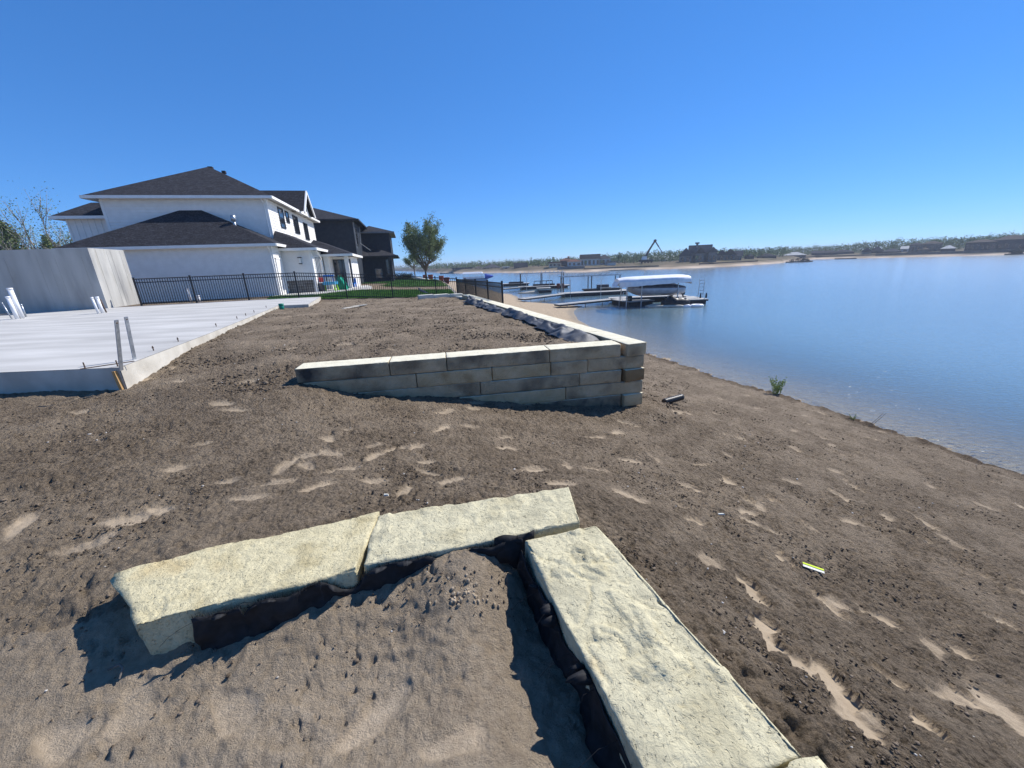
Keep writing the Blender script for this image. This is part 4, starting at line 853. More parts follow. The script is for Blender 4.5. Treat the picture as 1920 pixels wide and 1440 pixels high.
# garage
MB().box(-10.8, 0, 0, 4.2, G0, 3.14, HW).build('garage_wall', M_WHITE, house); clap(HW, 't', 0, -10.75, -.12, -.1, 3.05, house, M_WHITE)
clap(HW, 's', 0, .12, 4.1, -.1, 3.05, house, M_WHITE)
MB().box(-.12, .03, -.03, .12, G0, 3.1, HW).build('corner_board', M_TRIM, house)
m_ = MB(); e = [(-11.3, -.45), (.45, -.45), (.45, 4.3), (-11.3, 4.3)]
A_, B_ = HW.P(-5.85, 3.05, 5.75), HW.P(-4.72, 3.05, 5.75)
V_ = [HW.P(a, b, 3.26) for a, b in e]; C_, D_ = HW.P(-.55, 4.3, 3.75), HW.P(-10.3, 4.3, 3.75)
m_.add(V_+[A_, B_, C_, D_], [(0, 1, 5, 4), (1, 2, 6, 5), (0, 4, 7, 3)]); m_.build('garage_roof', M_ROOF, house)
MB().poly([HW.P(a, b, 3.16) for a, b in e][::-1]).build('soffit', M_TRIM, house)
for (a0, b0), (a1, b1) in zip(e[:3]+e[3:], e[1:3]+[e[3], e[0]]): MB().bar(HW.P(a0, b0, 3.18), HW.P(a1, b1, 3.18), .09, .17).build('fascia', M_TRIM, house)
# upper storey
MB().box(-10.2, -.55, 3.0, 18.0, G0, 6.45, HW).build('upper_wall', M_WHITE, house); clap(HW, 't', 3.0, -10.1, -.65, 3.3, 6.4, house, M_WHITE); clap(HW, 's', -.55, 3.1, 17.9, 3.0, 6.4, house, M_WHITE)
MB().box(-.68, -.52, 2.97, 3.12, 3.2, 6.42, HW).build('corner_board', M_TRIM, house); MB().box(-10.24, -10.08, 2.96, 3.12, 3.2, 6.42, HW).build('corner_board', M_TRIM, house)
hip(HW, -10.85, .0, 2.45, 18.5, 6.52, (-5.5, 8.3, 9.5), (-5.3, 12.6, 9.5), house, M_TRIM, name='main_roof')
MB().box(-5.55, -5.25, 8.2, 8.5, 9.3, 9.50, HW).build('ridge_vent', M_ROOF, house); MB().box(-4.9, -4.65, 8.9, 9.15, 9.15, 9.36, HW).build('ridge_vent', M_ROOF, house)
# gable to the lake
g0, g1, gs = 10.1, 13.9, .05
m_ = MB(); ga, gb, gc = HW.P(gs, g0+.15, 6.5), HW.P(gs, g1-.15, 6.5), HW.P(gs, 12.0, 8.25)
m_.add([HW.P(-.5, g0+.15, 4.0), HW.P(-.5, g1-.15, 4.0), HW.P(gs-.3, g0+.15, 4.0), HW.P(gs-.3, g1-.15, 4.0)], []); m_ = MB().poly([ga, gb, gc]); m_.build('gable_wall', M_WHITE, house)
m_ = MB(); E1, E2, E3 = HW.P(gs+.4, g0-.25, 6.45), HW.P(gs+.4, g1+.25, 6.45), HW.P(gs+.4, 12.0, 8.45); I1, I2, I3 = HW.P(-4.2, g0-.25, 6.45), HW.P(-4.2, g1+.25, 6.45), HW.P(-4.2, 12.0, 8.45)
m_.add([E1, E2, E3, I1, I2, I3], [(0, 2, 5, 3), (2, 1, 4, 5)]); m_.build('gable_roof', M_ROOF, house)
for a, b in ((E1, E3), (E2, E3)): MB().bar(a-np.array([0, 0, .1]), b-np.array([0, 0, .1]), .1, .22).build('rake_board', M_TRIM, house)
window_s(HW, gs, 11.5, 12.5, 6.75, 7.7, house, mull=0)
for t0, t1, z0, z1, mu in ((5.4, 6.7, 4.75, 6.25, 1), (7.3, 8.2, 5.3, 6.2, 0), (9.5, 11.1, 4.65, 6.15, 0), (13.0, 14.6, 4.35, 5.9, 0)): window_s(HW, -.53, t0, t1, z0, z1, house, mull=mu)
# left wing with upright battens
MB().box(-13.0, -10.25, 4.0, 9, G0, 5.4, HW).build('wing_wall', M_WHITE, house)
for i in range(8): s = -12.9+i*.36; MB().box(s-.025, s+.025, 3.965, 4.0, 2.5, 5.35, HW).build('batten', M_TRIM, house)
hip(HW, -13.5, -10.0, 3.5, 9.5, 5.45, (-12.1, 5.4, 6.55), (-10.2, 5.4, 6.55), house, M_TRIM, name='wing_roof')
# low rooms toward the patio
MB().box(0.01, 1.95, 1.9, 6.5, G0, 2.9, HW).build('room_wall', M_WHITE, house); clap(HW, 't', 1.9, .05, 1.85, .85, 2.85, house, M_WHITE, .12); clap(HW, 's', 1.95, 2.0, 6.4, -.1, 2.85, house, M_WHITE)
MB().box(1.8, 1.99, 1.87, 2.0, -.1, 2.88, HW).build('corner_board', M_TRIM, house)
for j in range(5):                                        # stone wainscot, course by course
    s = .02+.1*(j % 2)
    while s < 1.76:
        l = random.uniform(.25, .5); MB().box(s, min(s+l-.012, 1.78), 1.83, 1.9, -.1+j*.185, -.1+j*.185+.172, HW).build('stone', M_WAINS, house); s += l
MB().box(0, 1.82, 1.81, 1.9, .83, .88, HW).build('stone_cap', M_TRIM, house)
hip(HW, -.5, 2.45, 1.45, 7.0, 3.0, (-.45, 3.4, 4.35), (-.5, 7.0, 4.35), house, M_TRIM, name='room_roof')
window_s(HW, 1.97, 2.55, 4.6, .2, 2.5, house, fm=M_TRIM, mull=0)
for k in (3.05, 3.55, 4.1): MB().box(1.98, 2.05, k-.03, k+.03, .27, 2.43, HW).build('mullion', M_TRIM, house)
MB().box(2.0, 3.9, 7.6, 12.5, G0, 2.5, HW).build('porch_wall', M_WHITE, house)
MB().box(2.05, 2.4, 5.6, 7.59, G0, 2.5, HW).build('porch_return', M_WHITE, house)
window_t(HW, 7.58, 2.45, 3.85, -.05, 2.3, house, vm=1)
for s in (3.62, ): MB().box(s, s+.3, 5.7, 6.0, -.2, 2.5, HW).build('column', M_TRIM, house)
MB().box(3.65, 3.9, 8.3, 8.6, -.2, 2.5, HW).build('column', M_TRIM, house)
hip(HW, .5, 4.35, 5.2, 13, 2.65, (1.2, 7.6, 3.95), (1.2, 13, 3.95), house, M_TRIM, name='porch_roof')
MB().tube([HW.P(2.42, 1.5, 2.85), HW.P(2.0, 5.15, 2.3), HW.P(2.02, 5.2, .0)], .045, 8).build('downspout', M_TRIM, house)
MB().tube([HW.P(-.1, -.38, 3.1), HW.P(-.1, -.06, 2.75), HW.P(-.06, -.06, -.1)], .045, 8).build('downspout', M_TRIM, house)
MB().tube([HW.P(-.75, 2.6, 6.4), HW.P(-.7, 2.94, 6.1), HW.P(-.7, 2.94, 3.9)], .045, 8).build('downspout', M_TRIM, house)
d_ = MB().box(.02, .07, .35, 1.45, -.05, 2.25, HW).build('door', M_TRIM, house)
for z0, z1 in ((.15, 1.0), (1.15, 2.1)): MB().box(.07, .08, .5, 1.3, z0, z1, HW).build('door_panel', M_TRIM, d_)
MB().tube([HW.P(.07, .45, 1.0), HW.P(.14, .45, 1.0)], .035, 8).build('handle', M_BLKMET, d_)
for a, b in ((.2, .33), (1.47, 1.6)): MB().box(.02, .09, a, b, -.05, 2.4, HW).build('door_casing', M_TRIM, house)
MB().box(.02, .09, .2, 1.6, 2.27, 2.4, HW).build('door_casing', M_TRIM, house)
lm = MB().box(1.08, 1.28, 1.72, 1.88, 1.95, 2.0, HW).box(1.06, 1.30, 1.70, 1.88, 2.36, 2.42, HW).build('wall_lamp', M_BLKMET, house)
MB().box(1.12, 1.24, 1.74, 1.86, 2.0, 2.36, HW).build('lamp_glass', M_TRIM, lm)
v_ = MB().tube([HW.P(-2.35, 1.6, 4.25), HW.P(-2.35, 1.6, 4.85)], .09, 10).build('flue', M_GALV, house, True)
MB().tube([HW.P(-2.35, 1.6, 4.85), HW.P(-2.35, 1.6, 5.2)], .15, 10).build('flue_cap', M_GALV, v_, True); MB().tube([HW.P(-2.35, 1.6, 4.2), HW.P(-2.35, 1.6, 4.45)], [.26, .1], 10).build('flue_skirt', M_GALV, v_, True)
# patio
pat = MB(); PP = [HW.P(-.3, -1.3, 0), HW.P(2.3, -1.0, 0), HW.P(3.2, 1.5, 0), HW.P(4.4, 4.2, 0), HW.P(5.4, 6.8, 0), HW.P(4.8, 9.5, 0), HW.P(-.3, 9.5, 0)]
pat.add([(p[0], p[1], -.05) for p in PP]+[(p[0], p[1], -.4) for p in PP], [tuple(range(7))]+[(i, i+7, (i+1) % 7+7, (i+1) % 7) for i in range(7)]); tag(pat.build('patio', M_CONC), kind='structure', label='pale concrete patio beside the white house')
# toys on the patio
def toy_table(px, py, z, mt, ml, label):
    p = at(px, py, z); t = thing('play_table', label, 'toy', p); x, y = p[0], p[1]
    MB().hexa([(x-.5, y-.3, z+.45), (x+.5, y-.3, z+.45), (x+.5, y+.3, z+.45), (x-.5, y+.3, z+.45)], [(x-.56, y-.36, z+.66), (x+.56, y-.36, z+.66), (x+.56, y+.36, z+.66), (x-.56, y+.36, z+.66)]).build('basin', mt, t)
    for a in (-.42, .42):
        for b in (-.24, .24): MB().tube([(x+a*1.15, y+b*1.1, z), (x+a, y+b, z+.46)], [.08, .05], 8).build('leg', ml, t)
    MB().box(x-.35, x-.3, y-.02, y+.02, z+.62, z+1.05).box(x+.3, x+.35, y-.02, y+.02, z+.62, z+1.05).box(x-.4, x+.4, y-.05, y+.05, z+1.05, z+1.15).build('tower', M_BLUE, t)
toy_table(620, 545, -.05, M_CYAN, M_LIME, 'light blue water play table with lime green legs on the patio')
p = at(640, 543, -.05); sl = thing('toy_slide', 'green plastic toddler slide on the patio', 'toy', p); x, y, z = p
MB().hexa([(x-.1, y-.25, z), (x+.5, y-.25, z), (x+.5, y+.25, z), (x-.1, y+.25, z)], [(x-.12, y-.22, z+.95), (x+.1, y-.22, z+.95), (x+.1, y+.22, z+.95), (x-.12, y+.22, z+.95)]).build('chute', M_TOYGREEN, sl)
for b in (-.27, .27): MB().bar((x+.5, y+b, z+.08), (x+.0, y+b, z+1.05), .04, .14).build('side_rail', M_TOYGREEN, sl)
for k in range(3): MB().box(x-.22, x-.14, y-.22, y+.22, z+.2+k*.25, z+.25+k*.25).build('step', M_CYAN, sl)
p = at(661, 538, -.05); ch = thing('toddler_chair', 'small blue plastic toddler chair at the end of the patio', 'toy', p); x, y, z = p
MB().box(x-.3, x+.3, y-.28, y+.28, z+.26, z+.34).build('seat', M_BLUE, ch); MB().box(x-.3, x+.3, y+.2, y+.28, z+.34, z+.75).build('backrest', M_BLUE, ch)
for a in (-.25, .25):
    for b in (-.22, .22): MB().box(x+a-.05, x+a+.05, y+b-.05, y+b+.05, z, z+.26).build('leg', M_BLUE, ch)
p = at(602, 546, -.05); ks = thing('toy_kitchen', 'dark blue and red toy stand at the corner of the white house', 'toy', p); x, y, z = p
MB().box(x-.25, x+.25, y-.2, y+.2, z, z+.6).build('cabinet', M_NAVY, ks); MB().box(x-.25, x+.25, y+.14, y+.2, z+.6, z+1.0).build('back_panel', M_RED, ks); MB().box(x-.28, x+.28, y-.22, y+.14, z+.6, z+.65).build('counter', M_TRIM, ks)
p = at(650, 533, -.05); gr = thing('grill', 'covered dark grill beside the porch column', 'grill', p); x, y, z = p
MB().hexa([(x-.5, y-.3, z), (x+.5, y-.3, z), (x+.5, y+.3, z), (x-.5, y+.3, z)], [(x-.42, y-.25, z+1.05), (x+.42, y-.25, z+1.05), (x+.42, y+.25, z+1.05), (x-.42, y+.25, z+1.05)]).build('cover', M_COVER, gr); MB().tube([(x-.4, y, z+1.05), (x+.4, y, z+1.05)], .2, 10).build('lid', M_COVER, gr)

# ------------------------------------------------------------------ dark house
HD = Frame(at(738, 527, -.3), 14); dh = thing('dark_house', 'two storey charcoal house with dark roofs beyond the white house', 'house', HD.P(-5, 4, -.6))
MB().box(-10, 0, 0, 12, -1.0, 2.95, HD).build('lower_wall', M_DARK, dh); MB().box(-4.1, .1, 3, 12, 2.9, 6.1, HD).build('upper_wall', M_DARK, dh)
MB().box(-12, -3.6, -5.5, 8, -1.0, 6.85, HD).build('tower_wall', M_DARK, dh)
hip(HD, -12.6, -2.85, -6.1, 8.6, 6.95, (-8.2, -1.5, 8.75), (-7.8, 4, 8.75), dh, M_DARKTRIM, name='tower_roof')
hip(HD, -4.2, .75, 2.4, 12.6, 6.2, (-2.6, 5.2, 7.25), (-2.2, 10, 7.25), dh, M_GREYTRIM, name='upper_roof')
hip(HD, -4.6, .95, -.6, 12.6, 3.0, (-3.6, 3.0, 4.6), (-1.5, 3.0, 4.0), dh, M_DARKTRIM, name='lower_roof')
MB().tube([HD.P(-3.5, -5.6, 6.7), HD.P(-3.52, -5.45, 6.3), HD.P(-3.5, -5.5, 3.8)], .07, 8).build('downspout', M_GREYTRIM, dh); MB().tube([HD.P(-3.3, -1, 6.6), HD.P(-3.5, -1, 4.6), HD.P(-2.4, -.6, 3.7)], .06, 8).build('downspout', M_GREYTRIM, dh)
window_s(HD, -3.58, -4.2, -2.6, 4.2, 6.2, dh); window_t(HD, 0, -.75, -.05, .3, 2.6, dh); window_t(HD, 0, -2.2, -1.3, .1, 1.4, dh, fm=M_GREYTRIM)
MB().tube([HD.P(-9.3, -2, 8.2), HD.P(-9.3, -2, 9.0)], .09, 8).build('roof_vent', M_DARKTRIM, dh)
MB().box(-.3, .1, -.9, -.5, -1, 2.9, HD).build('porch_post', M_DARKTRIM, dh)

# ------------------------------------------------------------------ lawns
lawnP = [FEN0+fenu*5.5+fenv*.05, FEN0+fenu*15.6+fenv*.05, FC+np.array([-.6, 4.0]), FC+np.array([-1.2, 7.5]), FC+np.array([-6, 8.5]), FC+np.array([-9, 9.5]), HW.P(-.3, -1.3, 0)[:2]]
def drape(name, poly, mt, step, dz, label, x0, x1, y0, y1):
    xs = np.arange(x0, x1, step); ys = np.arange(y0, y1, step); X, Y = np.meshgrid(xs, ys, indexing='ij'); Z = ground_z(X, Y)[0]+dz
    cx, cy = X[:-1, :-1]+step/2, Y[:-1, :-1]+step/2; ok = in_poly(cx, cy, np.array(poly)).ravel(); n2 = len(ys)
    I = np.arange(len(xs)-1)[:, None]*n2+np.arange(n2-1)[None]; F = np.stack([I, I+n2, I+n2+1, I+1], -1).reshape(-1, 4)[ok]
    V = np.stack([X, Y, Z], -1).reshape(-1, 3); u_, inv = np.unique(F, return_inverse=True)
    o = link(name, np_mesh(name, V[u_], inv.reshape(F.shape), mt, True)); o['kind'] = 'structure'; o['label'] = label; return o
def grass(name, poly, n, h, mt, label, x0, x1, y0, y1, seed, dz=.02, w_=.012):
    g = np.random.default_rng(seed); x = g.uniform(x0, x1, n); y = g.uniform(y0, y1, n); k = in_poly(x, y, np.array(poly)); x, y = x[k], y[k]; z = ground_z(x, y)[0]+dz; n = len(x)
    a = g.uniform(0, 6.28, n); hh = h*g.uniform(.5, 1.3, n); ww = w_*g.uniform(.7, 1.4, n); lx, ly = g.normal(0, .35, n)*hh, g.normal(0, .35, n)*hh
    V = np.stack([np.stack([x-ww*np.cos(a), y-ww*np.sin(a), z], -1), np.stack([x+ww*np.cos(a), y+ww*np.sin(a), z], -1), np.stack([x+lx, y+ly, z+hh], -1)], 1).reshape(-1, 3)
    F = np.arange(3*n).reshape(-1, 3); return tag(link(name, np_mesh(name, V, F, mt)), label, 'grass', kind='stuff')
lp = np.array(lawnP)
drape('lawn', lawnP, M_LAWN, .4, .02, 'green lawn behind the black fence', lp[:, 0].min()-1, lp[:, 0].max()+1, lp[:, 1].min()-1, lp[:, 1].max()+1)
grass('lawn_grass', lawnP, 90000, .07, M_GRASS, 'short green lawn grass behind the black fence', lp[:, 0].min(), lp[:, 0].max(), lp[:, 1].min(), lp[:, 1].max(), 3, w_=.014)
lawn2 = [[-5.2, 36], [-10.0, 57], [-13.8, 68], [-26, 100], [-60, 100], [-40, 60], [-14, 47], [-12, 38]]
drape('neighbour_lawn', lawn2, M_LAWN, 1.5, .05, 'lawn of the houses farther along the shore', -60, 0, 34, 101)
grass('neighbour_grass', lawn2, 70000, .10, M_GRASS, 'green grass of the farther lawns', -30, -4, 36, 90, 5, dz=.05, w_=.03)

# ------------------------------------------------------------------ trees and plants
def leafcloud(C, n, size, g, up=.3):
    """random small leaf quads round the points C"""
    k = g.integers(0, len(C), n); P = C[k, :3]+g.normal(0, 1, (n, 3))*C[k, 3:4]
    a = g.normal(0, 1, (n, 3)); a /= np.linalg.norm(a, axis=1)[:, None]; b = np.cross(a, g.normal(0, 1, (n, 3))); b /= np.linalg.norm(b, axis=1)[:, None]
    s = size*g.uniform(.6, 1.4, (n, 1)); V = np.stack([P-a*s, P-b*s*.45, P+a*s, P+b*s*.45], 1).reshape(-1, 3); return V, np.arange(4*n).reshape(-1, 4)
def tree(name, label, base, h, wd_, leafmat, barkmat, nleaf, lsize, seed, limbs=7, trunk=.25, forkz=.22, group=None, upright=1.0, twig=5, bare=False, spread=.30):
    g = np.random.default_rng(seed); t = thing(name, label, 'tree', base, group); b = np.asarray(base, float)
    tr = MB(); br = MB(); tr.tube([b+np.array([0, 0, -.2]), b+np.array([g.normal(0, .02)*h, g.normal(0, .02)*h, h*forkz]), b+np.array([g.normal(0, .02)*h, 0, h*(forkz+.12)])], [trunk, trunk*.75, trunk*.6], 8)
    C = []
    f0 = b+np.array([0, 0, h*forkz])
    for i in range(limbs):
        az = 2*pi*i/limbs+g.normal(0, .3); out = wd_*.5*g.uniform(.55, 1.0)*(0.25 if i == 0 else 1); hh = h*(g.uniform(.55, .92) if i else 1.0)
        e = b+np.array([cos(az)*out, sin(az)*out, hh]); mpt = f0+(e-f0)*.45+np.array([cos(az), sin(az), 0])*out*.22/upright
        pts = [f0+np.array([0, 0, h*.12*g.random()])]+[mpt*(1-k/3)+e*(k/3) if k else mpt for k in range(4)]
        br.tube(pts, [trunk*.5, trunk*.34, trunk*.2, trunk*.11, trunk*.03], 6)
        for k in range(twig):
            s = g.uniform(.15, .95); q = pts[1]+(pts[-1]-pts[1])*s if s > .2 else pts[0]+(pts[1]-pts[0])*.7
            az2 = az+g.normal(0, 1.0); l = wd_*.5*g.uniform(.2, .5)*(1.15-s*.6)
            e2 = q+np.array([cos(az2)*l, sin(az2)*l, l*g.uniform(.35, 1.5)*upright]); md_ = (q+e2)/2+np.array([0, 0, -l*.08])
            br.tube([q, md_, e2], [trunk*.14, trunk*.09, trunk*.02], 5)
            for w2 in range(3):
                qq = q+(e2-q)*g.uniform(.3, 1); e3 = qq+g.normal(0, .3, 3)*l+np.array([0, 0, l*.35]); br.tube([qq, e3], [trunk*.06, trunk*.015], 4); C.append((*e3, spread*l)); C.append((*((qq+e3)/2), spread*l))
            C.append((*e2, spread*1.2*l)); C.append((*md_, spread*l*1.2))
        for k in range(3): C.append((*pts[2+k], wd_*.05))
    tr.build('trunk', barkmat, t, True); br.build('branches', barkmat, t, True)
    if nleaf: V, F = leafcloud(np.array(C), nleaf, lsize, g); link('crown', np_mesh('crown', V, F, leafmat), t)
    return t
tb1 = at(801, 527, -.95)
tree('shade_tree', 'young leafy tree with forked grey trunk on the lawn beyond the dark house', tb1, 9.4, 5.8, M_LEAF, M_BARK, 26000, .11, 4, limbs=21, trunk=.2, forkz=.16, upright=1.5, twig=9)
tree('shade_tree', 'smaller tree with a thin single trunk left of the forked tree', at(779, 521, -.95), 6.0, 3.6, M_LEAF, M_BARK, 4000, .13, 9, limbs=9, trunk=.16, forkz=.3, upright=1.1, twig=6)
tree('bare_tree', 'nearly bare pale tree behind the left wing of the white house', (-50.0, 45.0, -.3), 9.4, 8.0, M_LEAF2, M_BARKPALE, 3500, .08, 12, limbs=12, trunk=.26, forkz=.15, upright=1.6, twig=9)
for i, (x, y, h, lb) in enumerate(((-58.5, 44, 7.0, 'feathery evergreen at the left edge above the concrete room'), (-56, 46, 6.7, 'feathery evergreen second from the left above the concrete room'), (-53.2, 44.5, 7.3, 'feathery evergreen third from the left beside the bare tree'), (-48.5, 44, 5.6, 'low feathery evergreen under the bare tree'))):
    g = np.random.default_rng(30+i); t = thing('evergreen', lb, 'tree', (x, y, -.3), 'evergreens behind the concrete room'); MB().tube([(x, y, -.4), (x, y, h*.8)], [.14, .04], 6).build('trunk', M_BARK, t)
    C = []
    for k in range(70):
        zf = g.uniform(.08, 1)**.8; a = g.uniform(0, 6.28); r = 2.1*(1-zf)**.6*g.uniform(.5, 1.0); C.append((x+r*cos(a), y+r*sin(a), h*zf*.96, .28)); C.append((x+r*cos(a)*1.08, y+r*sin(a)*1.08, h*zf*.96+.5, .16))
    V, F = leafcloud(np.array(C), 4200, .14, g); link('crown', np_mesh('crown', V, F, M_LEAF3), t)
g = np.random.default_rng(77); p = np.array([-30.5, 23.5, -.3]); t = thing('cypress', 'dark olive cypress at the left edge beside the concrete room', 'tree', p); MB().tube([p, p+np.array([0, 0, 2.6])], [.12, .03], 6).build('trunk', M_BARK, t)
C = [(p[0]+g.normal(0, .45)*(1-z/3.6), p[1]+g.normal(0, .45)*(1-z/3.6), p[2]+z, .16) for z in g.uniform(.1, 3.4, 120)]; V, F = leafcloud(np.array(C), 5000, .07, g); link('crown', np_mesh('crown', V, F, M_LEAF4), t)
for k, (zz_, lb) in enumerate(((.05, 'upper white rail of the low fence beyond the slab at the left edge'), (-.22, 'lower white rail of the low fence beyond the slab at the left edge'))):
    a, b = np.array([-36, 20.5, zz_+.25]), np.array([-25.5, 21.5, zz_+.25]); tag(MB().bar(a, b, .05, .10).build('white_rail', M_TRIM), lb, 'rail')

def weed(px, py, z, h, n, seed, label, mt, spread):
    p = at(px, py, z); g = np.random.default_rng(seed); t = thing('shore_weed', label, 'plant', p, 'weeds on the water edge'); st = MB(); C = []
    for i in range(n):
        a = g.uniform(0, 6.28); l = h*g.uniform(.5, 1.1); e = p+np.array([cos(a)*l*spread, sin(a)*l*spread, l]); r0 = p+np.array([g.normal(0, .12)*h, g.normal(0, .12)*h, -.05]); m_ = (r0+e)/2+np.array([0, 0, l*.1])
        st.tube([r0, m_, e], [.006, .004, .002], 4)
        for s in np.linspace(.25, 1, 9): C.append((*(r0*(1-s)+e*s+np.array([0, 0, l*.1*sin(pi*s)])), .03*h))
    st.build('stem', mt, t); V, F = leafcloud(np.array(C), n*24, .05*h, g); link('leaves', np_mesh('leaves', V, F, mt), t)
M_WEED = mat('weed_green', ((.20, .27, .07), (.34, .42, .15)), rough=.7, scale=4)
weed(1455, 737, -3.5, .55, 34, 3, 'bushy green weed growing at the water edge', M_WEED, .5)
weed(1598, 787, -3.58, .16, 14, 5, 'small pale green tuft at the water edge right of the bushy weed', M_WEED, .6)
tw = thing('dry_twig', 'two thin dry stalks leaning over the water edge', 'twig', at(1630, 797, -3.5))
for d in (0, 5): MB().tube([at(1628+d, 799, -3.55), aty(1645+d, 785, at(1628, 799, -3.55)[1]), aty(1657+d, 774, at(1628, 799, -3.55)[1])], [.008, .006, .003], 5).build('stalk', M_BARK, tw)

# ------------------------------------------------------------------ small things lying on the soil
def on_ground(px, py):
    p = at(px, py, -.3)
    for i in range(6): p = at(px, py, gz(p[0], p[1]))
    return p
p = on_ground(1262, 756); t = thing('drain_pipe', 'short piece of black corrugated pipe lying beside the wall corner', 'pipe', p)
a = p+np.array([-.24, -.09, .07]); b = p+np.array([.24, .12, .09]); pts = [a+(b-a)*k/16 for k in range(17)]; MB().tube(pts, [.072 if k % 2 else .062 for k in range(17)], 10).build('pipe', M_BLACKP, t, True)
p = on_ground(1526, 1070); t = thing('marker_strip', 'lime yellow and white marker strip lying on the slope', 'litter', p); d = (on_ground(1547, 1076)-on_ground(1507, 1062))/2; q = np.array([.015, .030, .0])
MB().hexa([p-d+np.array([0, 0, .004]), p+d+np.array([0, 0, .004]), p+d+q+np.array([0, 0, .006]), p-d+q+np.array([0, 0, .006])], [p-d+np.array([0, 0, .009]), p+d+np.array([0, 0, .009]), p+d+q+np.array([0, 0, .011]), p-d+q+np.array([0, 0, .011])]).build('strip', M_PAPER, t)
q2 = q*.42; o2 = q*.75+np.array([0, 0, .010]); MB().hexa([p-d+o2, p+d+o2, p+d+o2+q2, p-d+o2+q2], [p-d+o2+np.array([0, 0, .005]), p+d+o2+np.array([0, 0, .005]), p+d+o2+q2+np.array([0, 0, .008]), p-d+o2+q2+np.array([0, 0, .008])]).build('edge_band', M_YELLOW, t)
for i, (px, py, l, lb) in enumerate(((1352, 967, .03, 'thin white splinter on the slope right of the foreground stones'), (725, 932, .018, 'white crumb on the soil behind the joint of the foreground stones'))):
    p = on_ground(px, py)+np.array([0, 0, .014]); tag(MB().hexa([p+np.array(v) for v in ((-l, -.006, 0), (l, -.012, 0), (l*.8, .008, 0), (-l, .008, 0))], [p+np.array(v) for v in ((-l*.9, -.004, .01), (l*.8, -.008, .014), (l*.6, .006, .01), (-l, .006, .012))]).build('white_chip', M_PAPER), lb, 'litter')
p = on_ground(675, 575); t = thing('sand_streak', 'pale splintered board lying on the far soil terrace', 'board', p); MB().bar(p+np.array([-.35, -.9, .03]), p+np.array([.1, .35, .04]), .16, .03).bar(p+np.array([-.2, -.3, .05]), p+np.array([.22, .2, .06]), .10, .03).build('board', M_CONCEDGE, t)
p = on_ground(222, 1262); t = thing('dry_leaf', 'curled dry stalk on the sand below the left foreground stone', 'twig', p); MB().tube([p+np.array([-.05, .01, .01]), p+np.array([0, .015, .03]), p+np.array([.03, 0, .028]), p+np.array([.035, -.03, .006])], [.004, .005, .005, .003], 6).build('stalk', M_BARK, t)

# ------------------------------------------------------------------ docks, boats
DZ = -3.08
def deck(t, quad, z=DZ, name='deck', fl=True):
    q = [np.array(p, float) for p in quad]
    L_ = np.linalg.norm(q[1]-q[0]); n = max(2, int(L_/1.2))
    for i in range(n):                                    # deck boards in bays
        a, b = i/n, (i+1)/n-.012; P = [q[0]+(q[1]-q[0])*a, q[0]+(q[1]-q[0])*b, q[3]+(q[2]-q[3])*b, q[3]+(q[2]-q[3])*a]
        MB().hexa([(*p, z-.06) for p in P], [(*p, z) for p in P]).build(name, M_DECK, t)
    c = sum(q)/4; s = [c+(p-c)*.985 for p in q]
    MB().hexa([(*p, z-.2) for p in s], [(*p, z-.063) for p in s]).build('frame', M_DOCKDARK, t)
    if fl: s = [c+(p-c)*.9 for p in q]; MB().hexa([(*p, WATER-.15) for p in s], [(*p, z-.203) for p in s]).build('float', M_DOCKDARK, t)
def legs(t, pts, z0, z1, r=.04, name='post'):
    for p in pts: MB().tube([(p[0], p[1], z0), (p[0], p[1], z1)], r, 8).build(name, M_GALV, t)
d1 = thing('boat_dock', 'nearest grey boat dock with gangway to the beach and covered lift', 'dock', (16, 44, WATER))
deck(d1, [(5.0, 43.6), (12.4, 47.4), (13.0, 46.3), (5.5, 42.5)], fl=False); legs(d1, [(6.5, 43.6), (8.8, 44.9), (11, 46)], WATER-1, DZ-.2, .05, 'pile')
deck(d1, [(12.0, 45.9), (13.1, 42.5), (16.2, 43.3), (15.3, 46.8)][0:4]); deck(d1, [(12.4, 49.0), (12.0, 46.0), (21.4, 46.2), (21.4, 49.0)]); deck(d1, [(18.0, 45.4), (17.8, 42.2), (21.6, 42.2), (21.7, 46.1)])
legs(d1, [(12.3, 43.6), (21.3, 42.5), (21.4, 48.6), (17.3, 42.6)], WATER-1, DZ+.6, .035)
lad = thing('dock_ladder', 'tall narrow metal ladder rack at the outer end of the nearest dock', 'ladder', (20.6, 44, DZ))
lx = aty(1308, 560, 44.0)[0]
for dx in (0, .55): MB().tube([(lx+dx, 44, DZ), (lx+dx+.04, 44, DZ+2.0)], .034, 6).build('rail', M_GALV, lad)
for k in range(5): MB().tube([(lx, 44, DZ+.45+k*.36), (lx+.56, 44, DZ+.45+k*.36)], .026, 6).build('rung', M_GALV, lad)
for dx in (.1, .75): MB().tube([(lx+dx, 43.6, DZ), (lx+dx, 43.6, DZ+.55)], [.12, .05], 8).build('cleat_post', M_BLACKP, lad)
lift = thing('boat_lift', 'boat lift with long white vinyl canopy over the nearest dock', 'boat lift', (15.6, 43.5, WATER))
secs = []; X0, X1 = 11.75, 19.75
for i in range(15):
    a = i/14; x = X0+.15+(X1-X0-.3)*a; e = min(1, .55+4.0*min(a, 1-a))**.6; w_ = 1.5*e; zt = -.98+.10*a+.03*sin(pi*a)
    sec = [(x, 43.5+w_*cos(pi-pi*k/10), zt+.46*e*sin(pi*k/10)**.8) for k in range(11)]; secs.append([np.array(p) for p in sec])
cm = MB(); cm.loft(secs, closed=False, caps=False); cm.add(secs[0], [tuple(range(11))]); cm.add(secs[-1], [tuple(range(11))[::-1]]); o = cm.build('canopy', M_CANVAS, lift, True)
sk = MB()
